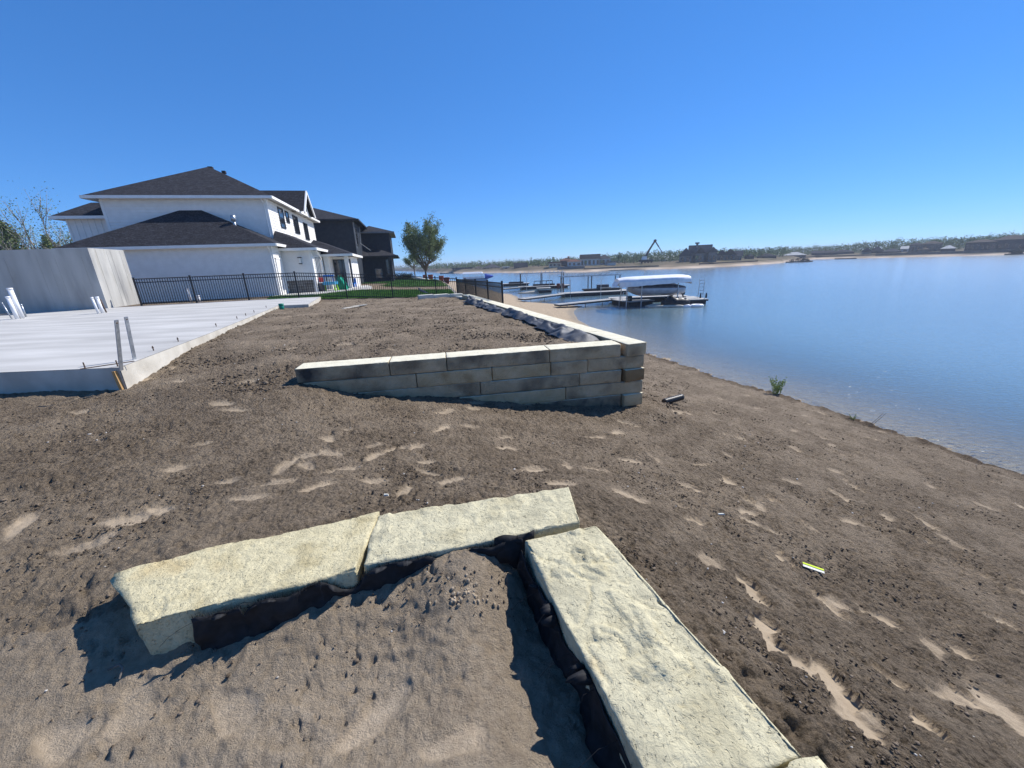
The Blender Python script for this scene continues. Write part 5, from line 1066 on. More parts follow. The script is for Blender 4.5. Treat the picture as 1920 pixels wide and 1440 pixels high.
for side in (0, 10):
    top = [s[side] for s in secs]; n_ = len(top)
    sk.add([p+np.array([0, 0, .0]) for p in top]+[p+np.array([.05, -.02 if side == 0 else .02, -.55-.02*sin(i*2.3)+.016*i]) for i, p in enumerate(top)], [(i, i+1, n_+i+1, n_+i) for i in range(n_-1)])
for sc, dx in ((secs[0], -.3), (secs[-1], .1)): sk.add([sc[0], sc[10], sc[10]+np.array([dx, 0, -.52]), sc[0]+np.array([dx, 0, -.52])], [(0, 1, 2, 3)])
o = sk.build('skirt', M_CANVAS, lift); o.modifiers.new('t', 'SOLIDIFY').thickness = .02
for i in range(12): x = 13+i*.5; MB().tube([(x, 42.04, -1.1), (x+.02, 42.03, -1.28)], .02, 5).build('tie', M_TRIM, lift)
for x, y in ((12.75, 42.4), (14.35, 42.4), (18.25, 42.4), (12.75, 44.6), (18.25, 44.6)): MB().tube([(x, y, WATER-.5), (x, y, -1.1)], .06, 8).build('lift_post', M_GALV, lift)
for y in (42.4, 44.6): MB().bar((12.6, y, -1.12), (18.5, y, -1.12), .08, .1).build('top_beam', M_GALV, lift)
for y in (42.9, 44.1): MB().bar((13.2, y, -2.85), (18.6, y, -2.85), .2, .12).build('bunk', M_BLACKP, lift)
boat = thing('speedboat', 'grey and navy striped speedboat raised on the lift under the canopy', 'boat', (16, 43.5, -2.75))
def hull_sec(a, inset=0.0):
    # a: 0 bow .. 1 stern ; returns half section from keel to gunwale to deck centre
    x = 13.1+6.0*a; bw = 1.12*min(1, (a*2.6+.02))**.6*(1-.06*max(0, a-.6)); kz = -2.62+.62*max(0, 1-a*3.0)**2.0; gz_ = -1.72+.12*(1-a); ch = kz+.35+.2*max(0, 1-a*2.2)
    return x, bw, kz, ch, gz_
secs = []; st1 = []; st2 = []
for i in range(17):
    x, bw, kz, ch, gz_ = hull_sec(i/16); r = lambda s: [np.array([x, 43.5+s*bw*.86, ch]), np.array([x, 43.5+s*bw*.97, (ch+gz_)/2]), np.array([x, 43.5+s*bw, gz_])]
    secs.append([np.array([x, 43.5, kz])]+r(-1)+[np.array([x, 43.5-bw*.7, gz_+.10]), np.array([x, 43.5, gz_+.16]), np.array([x, 43.5+bw*.7, gz_+.10])]+r(1)[::-1])
    f = lambda t_, o=.012: np.array([x, 43.5-bw*(.86+.14*t_)-o, ch+(gz_-ch)*t_])
    st1.append([f(.26), f(.44)]); st2.append([f(.78), f(1.0)])
hb = MB(); hb.loft(secs); hb.build('hull', M_HULL, boat, True)
for s_ in (st1, st2): MB().loft(s_, closed=False, caps=False).build('stripe', M_NAVY, boat)
cov = []
for i in range(13):
    a = .18+.8*i/12; x, bw, kz, ch, gz_ = hull_sec(a); hgt = .78*max(0, sin(pi*min(1, max(0, (i/12)*.98+.02))))**.8*(1-.25*i/12); cov.append([np.array([x, 43.5+bw*.98*cos(pi-pi*k/8), gz_+.02+max(.03, hgt)*sin(pi*k/8)**.8]) for k in range(9)])
MB().loft(cov, closed=False, caps=False).build('cover', M_COVER, boat, True)
MB().loft([[p+np.array([0, -.02, .03]) for p in c[1:3]] for c in cov], closed=False, caps=False).build('cover_stripe', M_HULL, boat)
od = MB().box(19.05, 19.45, 43.3, 43.7, -2.6, -2.15).tube([(19.3, 43.5, -2.6), (19.35, 43.5, -2.9)], [.1, .06], 8).build('outdrive', M_BLACKP, boat); MB().tube([(19.36, 43.5, -2.85), (19.6, 43.5, -2.85)], [.09, .05], 8).bar((19.55, 43.25, -2.85), (19.55, 43.75, -2.85), .03, .1).build('propeller', M_BLACKP, od)
# jet ski on its floating cradle
pw = thing('jet_ski', 'black covered jet ski on a low float in front of the speedboat', 'jet ski', (17.2, 40.9, WATER)); secs = []
for i in range(13):
    a = i/12; x = 16.0+2.9*a; w_ = .55*min(1, .25+2.2*min(a, 1.05-a))**.7; zc = WATER+.32; h = .35+.62*math.exp(-((a-.33)/.13)**2)+.28*math.exp(-((a-.68)/.22)**2)
    secs.append([np.array([x, 40.9+w_*cos(2*pi*k/12)*(1 if k in (5, 6, 7, 0, 1, 11) else .8), zc+(h*sin(2*pi*k/12) if sin(2*pi*k/12) > 0 else .3*sin(2*pi*k/12))]) for k in range(12)])
MB().loft(secs).build('body', M_BLACKP, pw, True); MB().tube([(16.95, 40.45, WATER+1.2), (16.8, 40.9, WATER+1.28), (16.95, 41.35, WATER+1.2)], .035, 6).build('handlebar', M_BLACKP, pw); MB().loft([[np.array([17.6+.9*a, 40.9+.22*cos(pi*k/6), WATER+.78+.12*sin(pi*k/6)]) for k in range(7)] for a in (0, .5, 1)], closed=False, caps=False).build('seat', M_COVER, pw)
pf = thing('float_cradle', 'low white-ended float cradle under the jet ski', 'float', (17, 40.9, WATER))
for y in (40.35, 41.4): MB().tube([(14.6, y+.4, WATER+.02), (15.2, y+.25, WATER+.08), (17.6, y-.1, WATER+.08), (18.3, y-.15, WATER+.05)], [.1, .2, .2, .12], 10).build('pontoon', M_TAN, pf, True)
MB().tube([(18.0, 40.2, WATER+.05), (18.5, 40.1, WATER+.1), (18.8, 40.1, WATER+.05)], [.15, .2, .08], 10).build('end_cap', M_PVC, pf, True)
pts = [(19.4+.55*cos(a), 40.2+.35*sin(a), WATER+.12) for a in np.linspace(0, 2*pi, 17)]; tag(MB().tube(pts, .14, 8).build('swim_ring', M_PVC, None, True), 'white oval tube floating at the dock before the jet ski', 'tube')
bl = thing('dock_bench', 'dark box and white railing at the left corner of the nearest dock', 'dock box', (13.0, 43.4, DZ)); MB().box(13.2, 13.6, 43.2, 43.6, DZ, DZ+.55).build('box', M_BLACKP, bl); MB().tube([(12.6, 43.3, DZ), (12.6, 43.3, DZ+.8), (12.9, 44.2, DZ+.85), (13.5, 44.6, DZ+.8), (13.5, 44.6, DZ)], .035, 6).build('railing', M_PVC, bl)
# second and third docks with bare canopy frames
def frame_lift(label, x0, x1, y0, y1, zt, loc):
    t = thing('canopy_frame', label, 'boat lift', (*loc, WATER))
    for x in np.linspace(x0, x1, 3):
        for y in (y0, y1): MB().tube([(x, y, WATER-.5), (x, y, zt)], .08, 6).build('post', M_DARKTRIM, t)
    for y in (y0, y1): MB().bar((x0-.4, y, zt), (x1+.4, y, zt), .1, .1).build('top_rail', M_GALV, t)
    n = int((x1-x0)/.8)
    for i in range(n+1): x = x0+(x1-x0)*i/n; MB().tube([(x, y0, zt), (x, (y0+y1)/2, zt+.35), (x, y1, zt)], .035, 5).build('hoop', M_GALV, t)
    return t
d2 = thing('boat_dock', 'second dock behind the covered lift with a bare canopy frame', 'dock', (10, 58, WATER)); deck(d2, [(1.2, 52.6), (7.5, 57.8), (8.2, 56.6), (2.1, 51.2)], fl=False); deck(d2, [(7.4, 59.2), (7.7, 57.0), (18.2, 58.2), (18.0, 61.6)]); legs(d2, [(3, 53.2), (5, 54.9)], WATER-1, DZ-.2, .05, 'pile'); legs(d2, [(13.5, 57.6), (17.9, 58.4), (9, 57.3), (8, 59)], WATER-1, DZ+1.9)
frame_lift('bare metal canopy frame over the second dock', 8.6, 17.4, 61.8, 64.5, -.95, (13, 63))
pb = thing('moored_raft', 'low dark boat moored behind the second dock', 'boat', (14.2, 60.6, WATER)); MB().hexa([(11.6, 60, DZ), (16.8, 60, DZ), (16.8, 61.2, DZ), (11.6, 61.2, DZ)], [(11.3, 59.9, DZ+.3), (17.3, 59.9, DZ+.3), (17.3, 61.3, DZ+.3), (11.3, 61.3, DZ+.3)]).build('hull', M_DOCKDARK, pb); MB().box(13.6, 15.3, 60.1, 61, DZ+.3, DZ+.85).build('console', M_COVER, pb); MB().box(13.9, 15.6, 59.92, 60.08, DZ+.32, DZ+.5).build('bench', M_TAN, pb)
d3 = thing('boat_dock', 'third dock far behind with dark floats and red barrels', 'dock', (7, 78, WATER)); deck(d3, [(-1.2, 75.0), (3.2, 78.6), (3.6, 77.6), (-.6, 74.2)], fl=False); deck(d3, [(2.0, 79.8), (2.2, 77.2), (12.2, 77.6), (12.2, 80.0)]); legs(d3, [(3.6, 77), (12, 77.4), (8, 77), (10.6, 77)], WATER-1, DZ+2.0)
frame_lift('bare metal canopy frame over the third dock', 2.6, 11.2, 80.4, 83, -.7, (7, 81.5))
for k, x in enumerate((9.7, 10.5)): tag(MB().tube([(x, 76.6, WATER-.1), (x, 76.6, WATER+.15), (x, 76.6, WATER+.85), (x, 76.6, WATER+.95)], [.3, .34, .34, .3], 12).build('barrel', M_REDPOT, None, True), ('left' if k == 0 else 'right')+' red barrel at the end of the third dock', 'barrel', 'red barrels')
pb = thing('moored_raft', 'dark pontoon with low rails at the third dock', 'boat', (7, 80, DZ)); MB().box(5.0, 9.3, 79.0, 80.2, DZ, DZ+.3).build('hull', M_DOCKDARK, pb)
MB().bar((5.2, 79.0, DZ+.9), (8.8, 79.0, DZ+.9), .08, .12).build('rail', M_DARKTRIM, pb)
for x in (5.2, 6.4, 7.6, 8.8): MB().box(x-.05, x+.05, 78.95, 79.05, DZ+.3, DZ+.9).build('rail_post', M_DARKTRIM, pb)
sk_ = thing('skiff', 'tan overturned skiff and white-topped float before the third dock', 'boat', (4, 68, WATER)); secs = []
for i in range(9): a = i/8; x = 1.6+3.6*a; w_ = .7*min(1, a*2.5+.08); secs.append([np.array([x, 68+w_*cos(pi-pi*k/6), WATER-.02+.38*min(1, .3+a)*sin(pi*k/6)]) for k in range(7)])
MB().loft(secs, closed=True).build('hull', M_TAN, sk_, True); MB().box(5.2, 7.4, 67.4, 69, WATER-.1, WATER+.35).build('float', M_DOCKDARK, sk_); MB().box(4.9, 7.3, 67.3, 69.1, WATER+.7, WATER+.78).build('table', M_DECK, sk_)
for x in (5.1, 7.1): MB().box(x-.05, x+.05, 67.4, 67.5, WATER+.35, WATER+.7).build('support', M_DOCKDARK, sk_)
d4 = thing('boat_dock', 'farthest dock platform left of the others', 'dock', (2, 92, WATER)); deck(d4, [(-1.5, 94), (-1.3, 91.5), (5, 91.5), (5, 94)]); MB().box(.2, 3.6, 92, 93, DZ, DZ+.35).build('locker', M_DOCKDARK, d4)
pt = thing('pontoon_boat', 'pontoon boat with white canopy moored beyond the side fence', 'boat', (-10.5, 128, WATER)); X0 = -14.5
for y in (126.6, 129): MB().tube([(X0, y, WATER+.2), (X0+7.4, y, WATER+.2), (X0+8, y, WATER+.35)], [.4, .4, .15], 10).build('pontoon', M_GALV, pt, True)
MB().box(X0, X0+7.6, 126.4, 129.2, WATER+.6, WATER+.75).build('deck', M_DOCKDARK, pt); MB().box(X0+.3, X0+7, 126.5, 126.6, WATER+.75, WATER+1.4).build('railing', M_CANVAS, pt); MB().hexa([(X0+.2, 126.3, WATER+2.35), (X0+6.6, 126.3, WATER+2.35), (X0+6.6, 129.3, WATER+2.35), (X0+.2, 129.3, WATER+2.35)], [(X0+.5, 126.8, WATER+2.75), (X0+6.3, 126.8, WATER+2.75), (X0+6.3, 128.8, WATER+2.75), (X0+.5, 128.8, WATER+2.75)]).build('canopy', M_CANVAS, pt)
for x in (X0+.5, X0+2.5, X0+4.5, X0+6.3): MB().tube([(x, 126.5, WATER+.75), (x, 126.5, WATER+2.36)], .05, 6).build('post', M_GALV, pt)
tt = thing('tarp_cover', 'blue tarp bundled on a boat right of the pontoon canopy', 'tarp', (-5.6, 127, WATER)); g = random.Random(2); secs = []
for i in range(7): a = i/6; secs.append([np.array([-7.2+2.6*a, 127+.8*cos(2*pi*k/9), WATER+1.3+(.9-.7*a)*(1+.2*g.random())*sin(2*pi*k/9)]) for k in range(9)])
MB().loft(secs).build('bundle', M_TARP, tt)
for i, (px, py, z, s, lb) in enumerate(((838, 532, -.95, .75, 'largest red-brown square planter at the right end of the lawn row'), (828, 526.5, -.95, .72, 'red-brown planter second from the right on the lawn edge'), (808, 524.5, -1.0, .85, 'red-brown planter just right of the forked tree trunk'), (797, 522.5, -1.0, .7, 'dark red-brown planter behind the forked tree trunk'))):
    p = at(px, py, z); t = thing('planter', lb, 'planter', p, 'red-brown planters'); s /= 2; h = s*2.1
    MB().hexa([p+np.array(v)*s*.8 for v in ((-1, -1, 0), (1, -1, 0), (1, 1, 0), (-1, 1, 0))], [p+np.array([*(np.array(v)*s), h]) for v in ((-1, -1), (1, -1), (1, 1), (-1, 1))]).build('tub', M_REDPOT, t); MB().box(p[0]-s*1.1, p[0]+s*1.1, p[1]-s*1.1, p[1]+s*1.1, p[2]+h, p[2]+h+.06).build('rim', M_REDPOT, t)
# shrubs against the dark house and a dark bed behind the lawn
for i, (px, py, h, w_, lb) in enumerate(((722, 529, 2.1, .9, 'tall dark shrub at the corner of the dark house'), (750, 528, 1.3, 1.2, 'dark low shrub with pale blooms right of the dark house'), (765, 527, 1.1, 1.0, 'dark low shrub before the grassy slope'))):
    p = at(px, py, -.7); g = np.random.default_rng(60+i); t = thing('shrub', lb, 'shrub', p); C = [(p[0]+g.normal(0, .5)*w_, p[1]+g.normal(0, .4)*w_, p[2]+h*g.uniform(.1, .95), .15) for k in range(60)]; MB().tube([p, p+np.array([0, 0, h*.6])], .06, 6).build('stem', M_BARK, t); V, F = leafcloud(np.array(C), 1600, .08, g); link('foliage', np_mesh('foliage', V, F, M_LEAF4), t)

# ------------------------------------------------------------------ far bank: houses, pump truck, woods
def shore_at(px):
    xs = [p[0] for p in FAR_PX]; ys = [p[1] for p in FAR_PX]; return at(px, float(np.interp(px, xs, ys)), WATER)
FAR_ROOF = {'grey': mat('far_roof_grey', ((.055, .055, .06), (.09, .09, .095)), rough=.9, scale=1.5, spec=.02), 'dark': mat('far_roof_dark', ((.028, .028, .032), (.05, .05, .055)), rough=.9, scale=1.5, spec=.02),
            'tile': mat('far_roof_tile', ((.13, .07, .05), (.20, .11, .08)), rough=.9, scale=1.5, spec=.02), 'pale': mat('far_roof_pale', ((.42, .41, .38), (.55, .54, .50)), rough=.8, scale=1.5, spec=.02), 'brown': mat('far_roof_brown', ((.075, .06, .05), (.12, .10, .085)), rough=.9, scale=1.5, spec=.02)}
FAR_WALL = {'white': mat('far_wall_white', ((.50, .50, .48), (.62, .62, .60)), rough=.8, scale=.8), 'cream': mat('far_wall_cream', ((.42, .34, .25), (.54, .45, .34)), rough=.8, scale=.8), 'grey': mat('far_wall_grey', ((.13, .125, .12), (.20, .19, .18)), rough=.85, scale=.8),
            'dark': mat('far_wall_dark', ((.035, .036, .042), (.06, .06, .068)), rough=.85, scale=.8), 'brown': mat('far_wall_brown', ((.12, .10, .085), (.18, .155, .13)), rough=.85, scale=.8)}
def far_house(label, vols, setback=22, yaw=0.0, base=-1.1):
    """vols: (x left, x right, y eave, y ridge, roof kind, wall, roof, extra depth, windows) in survey pixels, front to the lake"""
    xc = sum(v[0]+v[1] for v in vols)/2/len(vols); S = shore_at(xc); d = S[:2]/np.linalg.norm(S[:2]); O = S[:2]+d*setback
    deg = math.degrees(math.atan2(-d[0], d[1]))+yaw; fr_ = Frame(O, deg); t = thing('lake_house', label, 'house', (O[0], O[1], base))
    n3 = np.array([fr_.v[0], fr_.v[1], 0])
    for (xl, xr, ye, yr, kind, wl, rf, dt, nw) in vols:
        def onp(px, py):
            dd = ray(px, py); O3 = fr_.O+fr_.v*dt; k = ((O3-EYE)@n3)/(dd@n3); P = EYE+dd*k; return (P-fr_.O)@fr_.u, P[2]
        s0, ze = onp(xl, ye); s1, ze2 = onp(xr, ye); ze = (ze+ze2)/2; zr = onp((xl+xr)/2, yr)[1]; dp = min(12, max(6, (s1-s0)*.7)); W_, Rm = FAR_WALL[wl], FAR_ROOF[rf]
        zr = max(zr, ze+.4); ov = .5
        MB().box(s0, s1, dt, dt+dp, base-.6, ze, fr_).build('wall', W_, t)
        m_ = MB(); e = [fr_.P(s0-ov, dt-ov, ze), fr_.P(s1+ov, dt-ov, ze), fr_.P(s1+ov, dt+dp+ov, ze), fr_.P(s0-ov, dt+dp+ov, ze)]; mid = dt+dp/2
        if kind == 'hip': q = min((s1-s0)*.42, dp*.55); V = e+[fr_.P(s0+q, mid, zr), fr_.P(s1-q, mid, zr)]; F = [(0, 1, 5, 4), (1, 2, 5), (2, 3, 4, 5), (3, 0, 4), (3, 2, 1, 0)]
        elif kind == 'gable': V = e+[fr_.P(s0-ov, mid, zr), fr_.P(s1+ov, mid, zr)]; F = [(0, 1, 5, 4), (1, 2, 5), (2, 3, 4, 5), (3, 0, 4), (3, 2, 1, 0)]
        elif kind == 'front': c_ = (s0+s1)/2; V = e+[fr_.P(c_, dt-ov, zr), fr_.P(c_, dt+dp+ov, zr)]; F = [(0, 1, 4), (1, 2, 5, 4), (2, 3, 5), (3, 0, 4, 5), (3, 2, 1, 0)]
        else: V = e+[p+np.array([0, 0, .5]) for p in e]; F = [(4, 5, 6, 7), (0, 1, 5, 4), (1, 2, 6, 5), (2, 3, 7, 6), (3, 0, 4, 7), (3, 2, 1, 0)]
        m_.add(V, F); m_.build('roof', Rm, t)
        storeys = 2 if ze-base > 5 else 1
        for st in range(storeys if nw else 0):
            zb = base+.3+st*(ze-base)/storeys; zt = zb+min(2.2, (ze-base)/storeys-.9)
            for i in range(nw):
                c_ = s0+(s1-s0)*(i+.5)/nw+.15*sin(i*5+st); hw_ = min(1.0, (s1-s0)/nw*.32)*(.7+.3*((i*7+st*3) % 3)/2)
                f = MB().box(c_-hw_-.1, c_+hw_+.1, dt-.08, dt-.01, zb-.1, zt+.1, fr_).build('window', W_, t); MB().box(c_-hw_, c_+hw_, dt-.11, dt-.082, zb, zt, fr_).build('pane', M_WIN, f)
    return t, fr_
far_house('long low dark house at the left end of the far bank', [(848, 886, 503, 499.5, 'flat', 'dark', 'dark', 0, 4)], 26)
far_house('small brown house between the two dark houses on the far bank', [(889, 905, 503.5, 499, 'hip', 'brown', 'brown', 4, 2)], 26)
far_house('grey hip roofed house with pale posts left of the small white shed', [(906, 938, 502, 495.5, 'hip', 'grey', 'grey', 0, 5)], 26)
far_house('small white and cream shed on the far bank', [(943, 955, 501.5, 499.5, 'flat', 'cream', 'pale', 0, 1)], 20)
far_house('dark steep gabled house beside a bare plot on the far bank', [(965, 988, 503, 492.5, 'gable', 'dark', 'dark', 0, 2)], 24)
far_house('cream villa with brown tiled hip roofs and a cupola on the far bank', [(1029, 1052, 493, 491, 'flat', 'cream', 'tile', 2, 3), (1050, 1074, 488.5, 483.5, 'hip', 'brown', 'tile', 8, 0), (1064, 1090, 490.5, 485.5, 'hip', 'white', 'tile', 1, 3), (1064.5, 1068, 482, 480, 'hip', 'brown', 'tile', 11, 0)], 24)
far_house('large white two storey house with a broad dark roof on the far bank', [(1088, 1124, 485.5, 476.5, 'gable', 'white', 'dark', 0, 5), (1120, 1145, 485, 477.5, 'hip', 'white', 'grey', 3, 3), (1139, 1155, 492, 489.5, 'flat', 'white', 'grey', -2, 2)], 26)
far_house('pale roofed long building behind trees right of the crane boom', [(1216, 1262, 486.5, 480, 'gable', 'white', 'pale', 0, 0)], 75)
t_, f_ = far_house('big grey manor with steep gables and a chimney on the far bank', [(1274, 1297, 480, 464.5, 'front', 'grey', 'grey', 1, 2), (1292, 1333, 474, 459, 'gable', 'grey', 'grey', 3, 4), (1329, 1345, 473, 462.5, 'front', 'grey', 'grey', -1, 2), (1305, 1321, 475, 464, 'front', 'grey', 'dark', -1.5, 1), (1305.5, 1309.5, 456.5, 455.8, 'flat', 'grey', 'grey', 5, 0)], 26)
far_house('grey house with sweeping gables right of the manor', [(1345, 1362, 478, 468, 'front', 'grey', 'grey', 0, 1), (1357, 1380, 478, 466, 'front', 'grey', 'brown', 2, 2), (1374, 1391, 480, 470, 'gable', 'grey', 'grey', 1, 1)], 26)
far_house('small dark house half hidden by trees right of the grey gables', [(1396, 1414, 481, 476, 'hip', 'dark', 'dark', 0, 2)], 30)
far_house('low dark house above the end of the sand spit', [(1420, 1456, 480.5, 475.5, 'hip', 'dark', 'dark', 0, 4)], 30)
far_house('pale roofed cottage behind the sand spit', [(1468, 1511, 478.5, 472.5, 'hip', 'dark', 'pale', 0, 3)], 24)
far_house('long dark house right of the pale roofed cottage', [(1522, 1562, 474, 470, 'gable', 'dark', 'dark', 2, 4), (1560, 1602, 473, 468, 'hip', 'dark', 'dark', 0, 4)], 24)
far_house('dark blue grey house with steep roofs in the middle of the right bank', [(1616, 1634, 472, 464, 'front', 'grey', 'dark', 0, 2), (1632, 1656, 471, 462.5, 'hip', 'dark', 'dark', 1, 3), (1655, 1690, 471.5, 466, 'hip', 'dark', 'grey', 0, 3)], 24)
far_house('small house with a pale metal roof left of the brown house', [(1690, 1705, 466.5, 461.5, 'gable', 'white', 'pale', 0, 1)], 34)
far_house('brown stone house with several roofs on the right bank', [(1706, 1732, 459, 455, 'hip', 'brown', 'dark', 0, 2), (1728, 1768, 457, 452, 'hip', 'brown', 'brown', 3, 4), (1722, 1742, 467.5, 464.5, 'hip', 'brown', 'brown', -3, 2)], 24)
far_house('low house with bright white roof edges right of the brown stone house', [(1765, 1792, 466, 460, 'hip', 'dark', 'pale', 0, 2)], 20)
far_house('very large dark house at the right edge of the far bank', [(1812, 1870, 454, 449, 'hip', 'dark', 'brown', 0, 6), (1862, 1935, 449, 441, 'hip', 'dark', 'brown', 2, 6), (1930, 2010, 447, 441, 'hip', 'dark', 'brown', 0, 5)], 22)
# low walls and docks along the far edge
def far_wall(label, x0, x1, setb, h, mt, name='garden_wall'):
    n = max(2, int((x1-x0)/14)); t = thing(name, label, 'wall', shore_at((x0+x1)/2))
    for i in range(n):
        a, b = [shore_at(x0+(x1-x0)*k/n) for k in (i, i+1)]; a2, b2 = [p[:2]*(1+setb/np.linalg.norm(p[:2])) for p in (a, b)]; o = a2/np.linalg.norm(a2)*.5
        MB().hexa([(*a2, -3.8), (*b2, -3.8), (*(b2+o), -3.8), (*(a2+o), -3.8)], [(*a2, -3.0+h), (*b2, -3.0+h), (*(b2+o), -3.0+h), (*(a2+o), -3.0+h)]).build('wall_segment', mt, t)
far_wall('grey garden wall below the cream villa', 1045, 1096, 12, 1.8, FAR_WALL['grey']); far_wall('dark planted bank edge below the manor', 1310, 1420, 12, 1.1, FAR_WALL['dark']); far_wall('long brown wall below the right bank houses', 1640, 1935, 10, 1.6, FAR_WALL['brown']); far_wall('dark low wall below the middle of the right bank', 1500, 1640, 12, 1.2, FAR_WALL['dark'])
far_wall('dark earth spoil bank below the crane boom', 1095, 1235, 9, .9, FAR_WALL['brown'], 'spoil_bank')
for i, (x0, x1, py, lb) in enumerate(((1478, 1524, 491.5, 'dark moored platform with brush at the tip of the sand spit'), (1570, 1606, 485.8, 'thin dark dock off the right bank'), (1893, 1925, 477.5, 'dark rocks at the right end of the far bank'), (825, 850, 513.2, 'thin dock on the water before the far left bank'))):
    a, b = at(x0, py+(.9 if i == 0 else .3), WATER), at(x1, py-(.9 if i == 0 else .6), WATER); t = thing('far_platform', lb, 'platform', (a+b)/2); g = np.random.default_rng(i); o = np.array([0, 2.0, 0])
    MB().hexa([a-[0, 0, .2], b-[0, 0, .2], b+o-[0, 0, .2], a+o-[0, 0, .2]], [a+[0, 0, .5], b+[0, 0, .5], b+o+[0, 0, .5], a+o+[0, 0, .5]]).build('deck', M_DOCKDARK, t)
    if i in (0, 2):
        C = [(*(a+(b-a)*s+np.array([0, 1, .5+g.uniform(0, 1.6)*sin(pi*min(1, s*1.1))])), .35) for s in g.uniform(.15, .9, 40)]; V, F = leafcloud(np.array(C), 900, .22, g); link('brush', np_mesh('brush', V, F, mat('far_brush', ((.02, .025, .02), (.05, .055, .04)), scale=1)), t)
# concrete pump truck with its folded boom
Sp = shore_at(1210); dd = Sp[:2]/np.linalg.norm(Sp[:2]); PO = Sp[:2]+dd*30; Yp = PO[1]; pump = thing('pump_truck', 'concrete pump truck with a tall folded boom on the far bank', 'truck', (*PO, -1.0))
P1, P2, P3, P4 = aty(1206, 490, Yp), aty(1216.5, 470, Yp), aty(1228.5, 451, Yp), aty(1243.5, 475.5, Yp)
MB().bar(P1, P2, .9, .9).build('boom_lower', M_DARKTRIM, pump); MB().bar(P2, P3, .7, .7).build('boom_middle', M_DARKTRIM, pump); MB().bar(P3+[0, .4, 0], (P3+P4)/2+[0, .4, 0], .5, .5).build('boom_upper', M_GREYTRIM, pump); MB().bar((P3+P4)/2+[0, .4, 0], P4+[0, .4, 0], .32, .32).build('boom_tip', M_GREYTRIM, pump)
MB().tube([P3-[0, .6, 0], P3+[0, .8, 0]], .55, 8).build('joint', M_DARKTRIM, pump)
b0 = aty(1203, 492, Yp); x, y = b0[0], b0[1]; MB().box(x-1, x+5.2, y-1.2, y+1.2, -.6, .5).build('chassis', M_DARKTRIM, pump); MB().hexa([(x+.2, y-1.2, .5), (x+2.2, y-1.2, .5), (x+2.2, y+1.2, .5), (x+.2, y+1.2, .5)], [(x+.5, y-1.1, 2.1), (x+2.1, y-1.1, 2.1), (x+2.1, y+1.1, 2.1), (x+.5, y+1.1, 2.1)]).build('cab', M_TRIM, pump)
for k in range(4): MB().tube([(x-.3+k*1.6, y-1.35, -.7), (x-.3+k*1.6, y-1.0, -.7)], .5, 12).build('wheel', M_BLACKP, pump)
# trees that stand out on the far bank
rngt = np.random.default_rng(99)
FT = [(1160, 472, 'tall pale poplar right of the white far house'), (1171, 478, 'round green tree left of the crane truck'), (1188, 480, 'broad dark tree beside the crane truck'), (1240, 481, 'green tree under the crane boom tip'), (1255, 478, 'green tree left of the grey manor'), (1304, 479, 'round bush before the grey manor'), (1398, 470, 'pale tree right of the grey gabled house'), (1405, 477, 'dark slim conifer on the right bank'), (1425, 467.5, 'pale tree above the low dark house'), (1465, 463, 'tallest pale tree left of the pale roofed cottage'),
      (1010, 488, 'grey green tree left of the cream villa'), (1000, 490, 'grey green tree second left of the cream villa'), (990, 489, 'pale tree behind the steep gabled house'), (955, 491, 'pale tree behind the white shed'), (850, 497, 'round tree at the left end of the far bank'), (840, 499, 'small tree left of the long dark house'), (820, 498, 'pale tree far left across the water'), (1525, 466, 'pale tree behind the long dark house'), (1672, 453, 'tall tree left of the brown stone house'), (1775, 450, 'broad tree behind the brown stone house'), (1127, 488, 'dark tree before the white far house'), (1098, 491, 'small tree at the corner of the white far house')]
for i, (px, py, lb) in enumerate(FT):
    S = shore_at(px); d = S[:2]/np.linalg.norm(S[:2]); sb = 20 if 'before' in lb or 'corner' in lb else 34; p = S[:2]+d*sb; top = aty(px, py, p[1])[2]; h = max(2.5, top+1.1); t = thing('bank_tree', lb, 'tree', (*p, -1.1), 'trees standing out on the far bank'); wd_ = h*(.18 if 'poplar' in lb or 'conifer' in lb else .34)
    MB().tube([(*p, -1.3), (*p, -1.1+h*.7)], [.22, .08], 6).build('trunk', M_BARK, t); C = []
    for k in range(46):
        v = rngt.normal(0, 1, 3); v /= np.linalg.norm(v); r = rngt.uniform(.5, 1); C.append((p[0]+v[0]*wd_*r, p[1]+v[1]*wd_*r, -1.1+h*.60+v[2]*h*.38*r, wd_*.16))
    V, F = leafcloud(np.array(C), 900, h*.030, rngt); link('crown', np_mesh('crown', V, F, M_LEAF3 if 'dark' in lb else M_LEAF2), t)
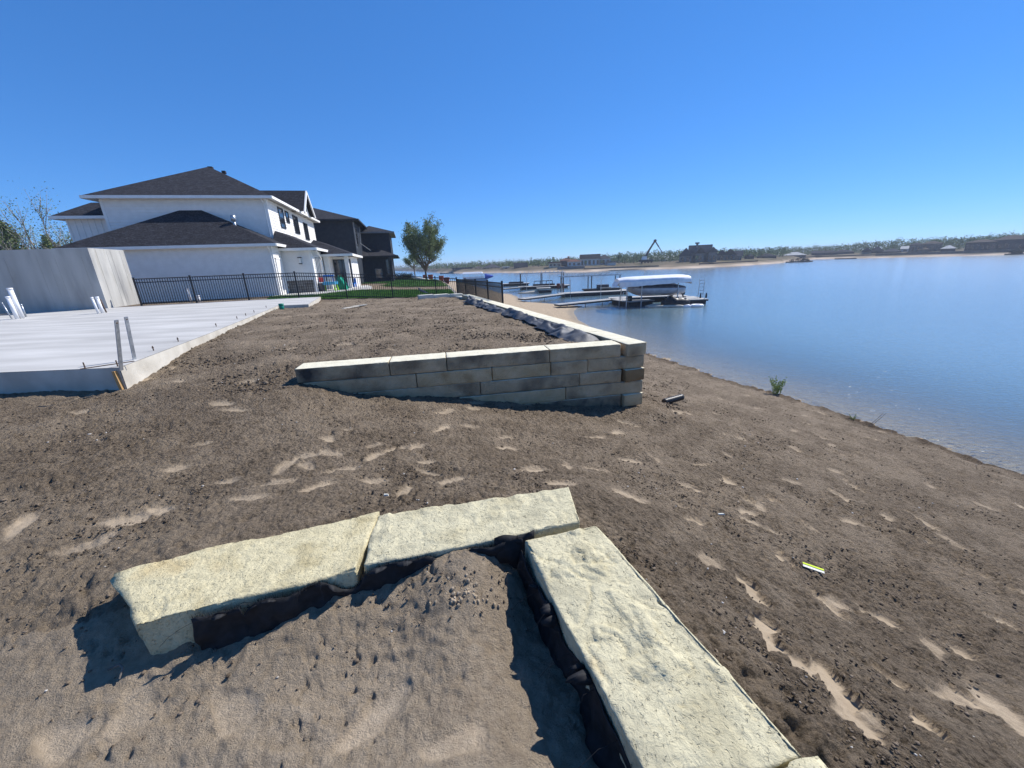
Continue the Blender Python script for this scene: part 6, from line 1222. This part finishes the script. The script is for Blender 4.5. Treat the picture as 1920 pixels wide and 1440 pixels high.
# the wood behind the houses reads as one mass
TOPS = [(700, 503), (760, 501), (800, 500), (850, 497.5), (900, 496), (960, 494), (1020, 491), (1100, 488), (1150, 482), (1200, 478.5), (1260, 476.5), (1300, 476), (1400, 472), (1500, 468), (1560, 464), (1620, 459), (1680, 454.5), (1740, 452), (1800, 449.5), (1900, 444), (2200, 430)]
W = []
for px in np.arange(690, 2200, 1.6):
    S = shore_at(px); d = S[:2]/np.linalg.norm(S[:2]); p = S[:2]+d*rngt.uniform(55, 100); ty = np.interp(px, [a[0] for a in TOPS], [a[1] for a in TOPS]); top = aty(px, ty+rngt.normal(0, 1.6)-1.8, p[1])[2]+.5; h = top+1.0
    for k in range(12): z = rngt.uniform(.05, .95); W.append((p[0]+rngt.normal(0, 2.2)*(1.05-z*.7), p[1]+rngt.normal(0, 2.2), -1.0+h*z, .7))
V, F = leafcloud(np.array(W), 70000, .46, rngt); tag(link('far_wood', np_mesh('far_wood', V, F, M_LEAF2)), 'band of pale spring woodland along the far horizon', 'woodland', kind='stuff')

# ------------------------------------------------------------------ crumbled clump at the inner corner, then the air
g = np.random.default_rng(41); cl = MB()
for k in range(60):
    c0 = on_ground(868+g.normal(0, 30), 1112+g.normal(0, 15)); r = g.uniform(.003, .012); n5 = [(c0[0]+r*cos(a)*g.uniform(.7, 1.2), c0[1]+r*sin(a)*g.uniform(.7, 1.2), c0[2]+g.uniform(-.2, .2)*r) for a in np.linspace(0, 2*pi, 6)[:-1]]
    tp_ = [(p[0]*.5+c0[0]*.5, p[1]*.5+c0[1]*.5, c0[2]+r*g.uniform(.7, 1.2)) for p in n5]; cl.loft([[np.array(p)-[0, 0, r] for p in n5], [np.array(p)+[0, 0, r*.4] for p in n5], [np.array(p) for p in tp_]])
tag(cl.build('sand_crumbs', mat('crumb_sand', ((.30, .235, .16), (.44, .35, .245)), rough=.98, scale=20, spec=.05)), 'clump of dry sand crumbs inside the foreground stone corner', 'soil clods', kind='stuff')
hz = MB().box(-5200, 5200, -900, 5200, -9, 13).build('haze', None); hz['kind'] = 'stuff'; hz['label'] = 'thin pale haze over the lake'; hz['category'] = 'haze'
hm = bpy.data.materials.new('haze_air'); hm.use_nodes = True; ht = hm.node_tree
for n in list(ht.nodes):
    if n.type == 'BSDF_PRINCIPLED': ht.nodes.remove(n)
pv = nd(ht, 'VolumePrincipled'); pv.inputs['Color'].default_value = (.78, .87, 1, 1); pv.inputs['Density'].default_value = .00042; pv.inputs['Anisotropy'].default_value = .2
ht.links.new(pv.outputs[0], [n for n in ht.nodes if n.type == 'OUTPUT_MATERIAL'][0].inputs['Volume']); hz.data.materials.append(hm)
